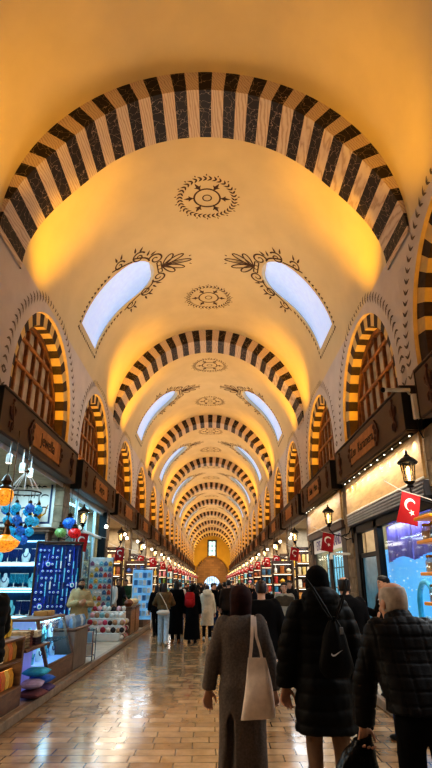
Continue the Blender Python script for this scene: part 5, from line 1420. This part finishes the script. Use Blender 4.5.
for q in range(11):
    t = q / 10; w_ = .05 + .09 * min(1, t * 1.8) - .015 * t; d_ = .02 + .035 * sin(pi * min(1, .15 + .8 * t))
    rows.append([(w_ * c * (abs(c) ** 4 + abs(s_) ** 4) ** (-.25) + .012 * noise.noise(V((c, s_, t * 5))), d_ * s_ * (abs(c) ** 4 + abs(s_) ** 4) ** (-.25) + .014 * noise.noise(V((c * 3 + t * 6, s_ * 2, t * 3))), -.02 - .3 * t + .03 * c) for c, s_ in ((cos(2 * pi * j / 30), sin(2 * pi * j / 30)) for j in range(30))])
b.loft(rows); BAGM = cloth('black_plastic', '#0f0d0c', .22, .5, 14, .6, 20); b.build('sack', BAGM, ob)
b = MB(); b.tube([(-.035, 0, -.03), (-.03, 0, .0), (0, 0, .022), (.03, 0, .0), (.035, 0, -.03)], .009, 8); b.build('handle', BAGM, ob)

# ---------- people of the middle distance
def quick(H, x, y, rz, label, top, topkw, legm, hairm, hairst, skin=SKIN, arms=None, legs=None, head=(0, 0), wide=1., lean=0, shoes='#15110f', face=False, group=None, vox=.015, z=0, beard=None, legkw={}):
    f = Fig(H, wide, lean, arms, legs, head); b = f.body(skin, .0125)
    f.coat(b, top, vox=vox, **topkw); f.hair(b, hairm, hairst)
    if legm: f.trousers(b, legm, **legkw)
    f.shoes(b, cloth('shoe_' + shoes.lstrip('#'), shoes, .5)); f.face(b, beard)
    f.place(b, x, y, z, rz, label, group); return f, b
BLKW = cloth('black_wool_coat', '#060507', .9); NAVYW = cloth('navy_coat', '#14161f', .85); JEAN = cloth('mid_jeans', '#243a62', .9, .25); LJEAN = cloth('light_jeans', '#b4c4d2', .9, .2)
DGREY = cloth('dark_grey_knit', '#1a1a1c', .9); BRN = cloth('brown_leather', '#6e5638', .6, .25); CREAM_ = cloth('cream_coat_cloth', '#e4d8c2', .85, .12)
JK = dict(hem=.46, name='jacket', fit=.016, collar=.018, sleeve=(.046, .04, .034))
quick(1.74, 1.92, 7.5, 0, 'bald man in black jacket and blue jeans beyond the puffer coat', BLKW, JK, JEAN, HBLK, 'bald', legs=WALK, wide=1.1)
quick(1.70, .86, 8.0, -4, 'dark haired man in black coat just beyond the headscarf', BLKW, dict(hem=.42, name='jacket', fit=.02, sleeve=(.048, .043, .036)), cloth('black_trousers', '#070607', .9), HBRN, 'short', legs=WALK2, wide=1.12, arms={1: ((.26, -.1, -1), (.1, .1, -1)), -1: ((.2, .1, -1), (.1, .2, -1))})
f, b_ = quick(1.64, 2.82, 8.7, 100, 'woman with long dark hair in black coat standing at the right shop door', BLKW, dict(hem=.3, name='long_coat', fit=.014), cloth('black_trousers', '#070607', .9), HBLK, 'long', z=KERB, arms={1: ((.1, .3, -1), (-.1, 1, .45)), -1: ((.16, 0, -1), (.05, .3, -1))})
ph = f; pw = b_.matrix_basis @ (f.wr[1] + f.hd[1] * .09)
o = empty('phone', 'dark phone in the hand of the long haired woman', 'phone', (pw.x, pw.y, pw.z)); b = MB(); b.bbox(-.006, .006, -.036, .036, -.02, .13, .004); b.build('case', BLACK, o); b = MB(); b.box(-.0066, -.0058, -.032, .032, -.014, .124); b.build('screen', mat('screen_dim', '#1c2430', .1), o, smooth=0)
f, b_ = quick(1.58, 2.35, 6.9, 12, 'dark haired woman with fawn fur collar, half hidden behind the grey haired man', DGREY, dict(hem=.44, name='jacket', fit=.02), JEAN, HBLK, 'bun', head=(-25, 0))
b = MB(); b.torus(tuple(f.bend(V((0, -.01, .852 * f.H)))), .088, .042, 'Z', 28, 10)
fm_ = remesh(b, .012, 1, lambda p, n: .014 * noise.noise(p * 70), cloth('fawn_fur', '#8a6a45', 1., .5, 60, .6), 'fur_collar'); mk('fur_collar', fm_, b_)
# facing the camera
f, b_ = quick(1.68, 1.86, 13.4, 176, 'man in pale grey tracksuit walking towards the camera', cloth('pale_grey_fleece', '#9a988c', .9, .12), dict(hem=.47, name='sweatshirt', fit=.012), cloth('pale_track_pants', '#b4b2aa', .9, .1), HBRN, 'short', legs=WALK, shoes='#d8d4cc', arms={1: ((.2, .2, -1), (.0, .5, -1)), -1: ((.2, .0, -1), (.0, .5, -1))})
vst = Fig(1.68, 1.0); mb = MB(); vst.trunk(mb, [(.845, .062, .052, -.008), (.83, .1, .062, -.008), (.8, .134, .082, -.004), (.74, .134, .09, 0), (.69, .122, .09, 0), (.685, .1, .07, 0)]); mk('shoulder_yoke', remesh(mb, .014, 2, None, cloth('olive_yoke', '#4c4438', .9), 'yoke'), b_)
quick(1.62, 1.62, 15.4, 172, 'bald man in black zip jacket walking towards the camera', BLKW, JK, cloth('black_trousers', '#070607', .9), HBLK, 'bald', skin=SKIN2, legs=WALK2, wide=1.08)
quick(1.74, 2.35, 16.2, 184, 'dark haired man in dark grey jacket behind the pale tracksuit', DGREY, JK, JEAN, HBLK, 'short', legs=WALK)
# walking away
f, b_ = quick(1.66, -1.24, 16.7, 2, 'woman in short brown jacket and pale flared jeans with a white waist bag', BRN, dict(hem=.57, name='jacket', fit=.018), LJEAN, HBRN, 'long', legs=WALK, shoes='#c8c0b4', legkw=dict(slim=1.25), arms={1: ((.4, .2, -1), (-.5, .8, -.2)), -1: ((.4, .2, -1), (-.5, .8, -.2))})
wb = empty('waist_bag', 'white bag across the back of the brown jacket', 'bag', (-1.24, 16.46, .86)); b = MB(); b.ball((0, 0, 0), (.19, .07, .07), 18); b.build('pouch', cloth('white_pvc', '#d8cfc4', .5, .08), wb); b = MB(); b.tube([(.15, .03, .03), (.08, .02, .2), (-.05, .03, .42), (-.12, .09, .5)], .012, 6); b.build('strap', cloth('white_pvc', '#d8cfc4', .5, .08), wb)
quick(1.72, -.93, 17.4, 0, 'tall woman in long black coat with long black hair', BLKW, dict(hem=.13, name='long_coat', fit=.014, flare=.03), cloth('black_trousers', '#070607', .9), HBLK, 'long', legs={-1: (5, 0), 1: (-3, -6)}, shoes='#8a5a34')
f, b_ = quick(1.60, -.43, 17.2, 0, 'woman in black robe carrying a red backpack', BLKW, dict(hem=.06, name='robe', fit=.014, flare=.08), None, cloth('black_scarf', '#0b0a0b', .9), 'hijab', legs={-1: (4, 0), 1: (-2, -4)})
bp_ = empty('backpack', 'red backpack on the woman in the black robe', 'backpack', (-.5, 16.95, .98)); b = MB(); b.bbox(-.15, .15, -.1, .06, 0, .42, .06); b.build('main_pouch', cloth('red_nylon', '#a81c20', .6, .15), bp_, 60); b = MB(); b.bbox(-.12, .12, -.15, -.08, .03, .22, .035); b.build('front_pocket', cloth('red_nylon', '#a81c20', .6, .15), bp_, 60); b = MB()
for sg in (-1, 1): b.tube([(sg * .09, .04, .4), (sg * .11, .12, .46), (sg * .11, .22, .42)], .016, 6)
b.tube([(-.03, -.02, .42), (0, -.02, .46), (.03, -.02, .42)], .009, 6); b.build('strap', cloth('black_web', '#151515', .8), bp_)
quick(1.60, .0, 18.0, 0, 'woman in knee length cream hooded coat and dark trousers', CREAM_, dict(hem=.27, name='hooded_coat', fit=.02, flare=.03, hood_down=True), cloth('black_trousers', '#070607', .9), HBRN, 'short', legs=WALK2, shoes='#e0dcd4')
f, b_ = quick(1.76, .72, 19.5, 0, 'man in dark brown jacket beyond the cream coat', cloth('dark_brown_jacket', '#2a1c12', .7), dict(hem=.45, name='jacket', fit=.022), cloth('black_trousers', '#070607', .9), HBLK, 'short', legs=WALK, wide=1.12)
quick(1.7, .62, 21.5, 0, 'man in black coat beyond the cream coat, on its right', BLKW, dict(hem=.4, name='coat', fit=.018), DGREY, HBLK, 'short', legs=WALK2)
quick(1.7, -1.0, 20.2, 8, 'person in white top half hidden between the brown jacket and long black coat', cloth('white_shirt', '#cfc8c0', .85, .08), JK, JEAN, HBRN, 'short', legs=WALK)
quick(1.6, -1.75, 19.6, 20, 'person in black jacket at the left kerb beyond the brown jacket', BLKW, JK, cloth('black_trousers', '#070607', .9), HBLK, 'long', legs=WALK2)
# sellers on the left
f, b_ = quick(1.64, -2.83, 13.0, 205, 'bearded seller in beige jacket with folded arms beside the amulet board', cloth('beige_jacket', '#a8946e', .85, .12), dict(hem=.47, name='jacket', fit=.018, sleeve=(.045, .042, .036), collar=.02), cloth('black_trousers', '#070607', .9), HBLK, 'short', skin=SKIN2, z=KERB, arms={1: ((.25, .35, -1), (-.85, .75, .25)), -1: ((.25, .3, -1), (-.85, .75, .12))}, beard=HBLK)
quick(1.66, -3.2, 19.0, 150, 'seller in white shirt and brown hat behind the pompom rack', cloth('white_shirt', '#cfc8c0', .85, .08), JK, JEAN, cloth('brown_hat', '#4a3020', .8), 'hat', skin=SKIN2, z=KERB, arms={1: ((.2, .4, -1), (-.2, 1, -.1)), -1: ((.2, .2, -1), (.05, .6, -1))})
quick(1.68, -3.15, 19.95, 200, 'seller in black gilet behind the planked counters', cloth('black_gilet', '#15141a', .7), JK, cloth('black_trousers', '#070607', .9), HBLK, 'short', skin=SKIN2, z=KERB, arms={1: ((.15, .3, -1), (.1, 1, -.1)), -1: ((.15, .3, -1), (.1, 1, -.2))})
quick(1.66, -3.05, 21.1, 170, 'seller in green jumper beside the blue postcard stand', cloth('green_knit', '#2f4a34', .9), JK, JEAN, HBLK, 'short', skin=SKIN2, z=KERB, arms={1: ((.15, .3, -1), (-.2, 1, -.3)), -1: ((.15, .3, -1), (-.2, 1, -.2))})
# shopper cut by the left edge
f, b_ = quick(1.66, -2.2, 6.12, 40, 'shopper in black hooded puffer jacket leaning over the packet counter at the left edge', PUFF, dict(hem=.46, name='puffer_jacket', fit=.026, sleeve=(.056, .05, .042), puff=.1, hood=True), cloth('black_trousers', '#070607', .9), HBLK, 'short', lean=10, arms={1: ((.2, .3, -1), (-.1, .7, -.5)), -1: ((.2, .3, -1), (.0, .8, -.5))}, z=KERB)
# ---------- the crowd further down: five figures, copied
protos = []
for i, (H, top, kw, lg, hm, hs) in enumerate(((1.66, BLKW, dict(hem=.45, name='jacket', fit=.018), JEAN, HBLK, 'short'), (1.56, NAVYW, dict(hem=.25, name='coat', fit=.016, flare=.02), DGREY, HBRN, 'long'), (1.68, cloth('dark_brown_jacket', '#2a1c12', .7), dict(hem=.44, name='jacket', fit=.02), DGREY, HBRN, 'short'), (1.54, cloth('plum_coat', '#2a1820', .85), dict(hem=.12, name='long_coat', fit=.014, flare=.03), DGREY, cloth('grey_scarf', '#4a4648', .9), 'hijab'), (1.64, DGREY, dict(hem=.46, name='jacket', fit=.02, hood_down=True), cloth('black_trousers', '#070607', .9), HBLK, 'beanie'))):
    f = Fig(H, 1.05, 0, None, WALK if i % 2 else WALK2); b_ = f.body(SKIN, .016); f.coat(b_, top, vox=.02, **kw); f.hair(b_, hm, hs, .014); f.trousers(b_, lg, .02); f.shoes(b_, cloth('shoe_15110f', '#15110f', .5), .014); f.face(b_)
    protos.append((f, b_))
CL = ['person in black jacket and jeans', 'long haired person in navy coat', 'person in dark brown jacket', 'person in plum long coat and grey headscarf', 'person in dark grey hooded jacket and beanie']
rg = random.Random(17); used = set(); spots_ = []
y = 21.6
while len(spots_) < 46:
    for t in range(3):
        x = rg.uniform(-2.0, 2.3); yy = y + rg.uniform(-.5, .5)
        if all((x - a) ** 2 + (yy - b) ** 2 > .5 for a, b in spots_) and not (yy > 23 and -.05 * yy / 20 - .45 < x + .0 < .75 and rg.random() < .8): spots_.append((x, yy))
    y += 1.25 + .05 * (y - 21)
for n_, (x, yy) in enumerate(spots_):
    i = n_ % 5; f, b_ = protos[i]
    o = b_ if i not in used else dup(b_); used.add(i)
    f.place(o, x, yy, 0, rg.uniform(-12, 12) + (180 if rg.random() < .3 else 0), CL[i] + ' in the crowd down the hall', 'crowd down the hall: ' + CL[i])
# ================================================================== camera, world, look
cd = bpy.data.cameras.new('camera'); cam = bpy.data.objects.new('camera', cd); COL.objects.link(cam)
cd.sensor_fit = 'VERTICAL'; cd.sensor_height = 24.; cd.lens = 530. / 768. * 24.; cd.clip_end = 400.; cd.clip_start = .05
cam.location = (.18, 0, 1.65); cam.rotation_euler = (R(90 + 20.58), 0, R(-.32))
SC.camera = cam
w = bpy.data.worlds.new('world'); SC.world = w; w.use_nodes = True
w.node_tree.nodes['Background'].inputs[0].default_value = (.55, .6, .7, 1); w.node_tree.nodes['Background'].inputs[1].default_value = .3
SC.view_settings.view_transform = 'Standard'; 
try: SC.view_settings.look = 'Medium High Contrast'
except TypeError: SC.view_settings.look = 'None'
SC.view_settings.exposure = 0.
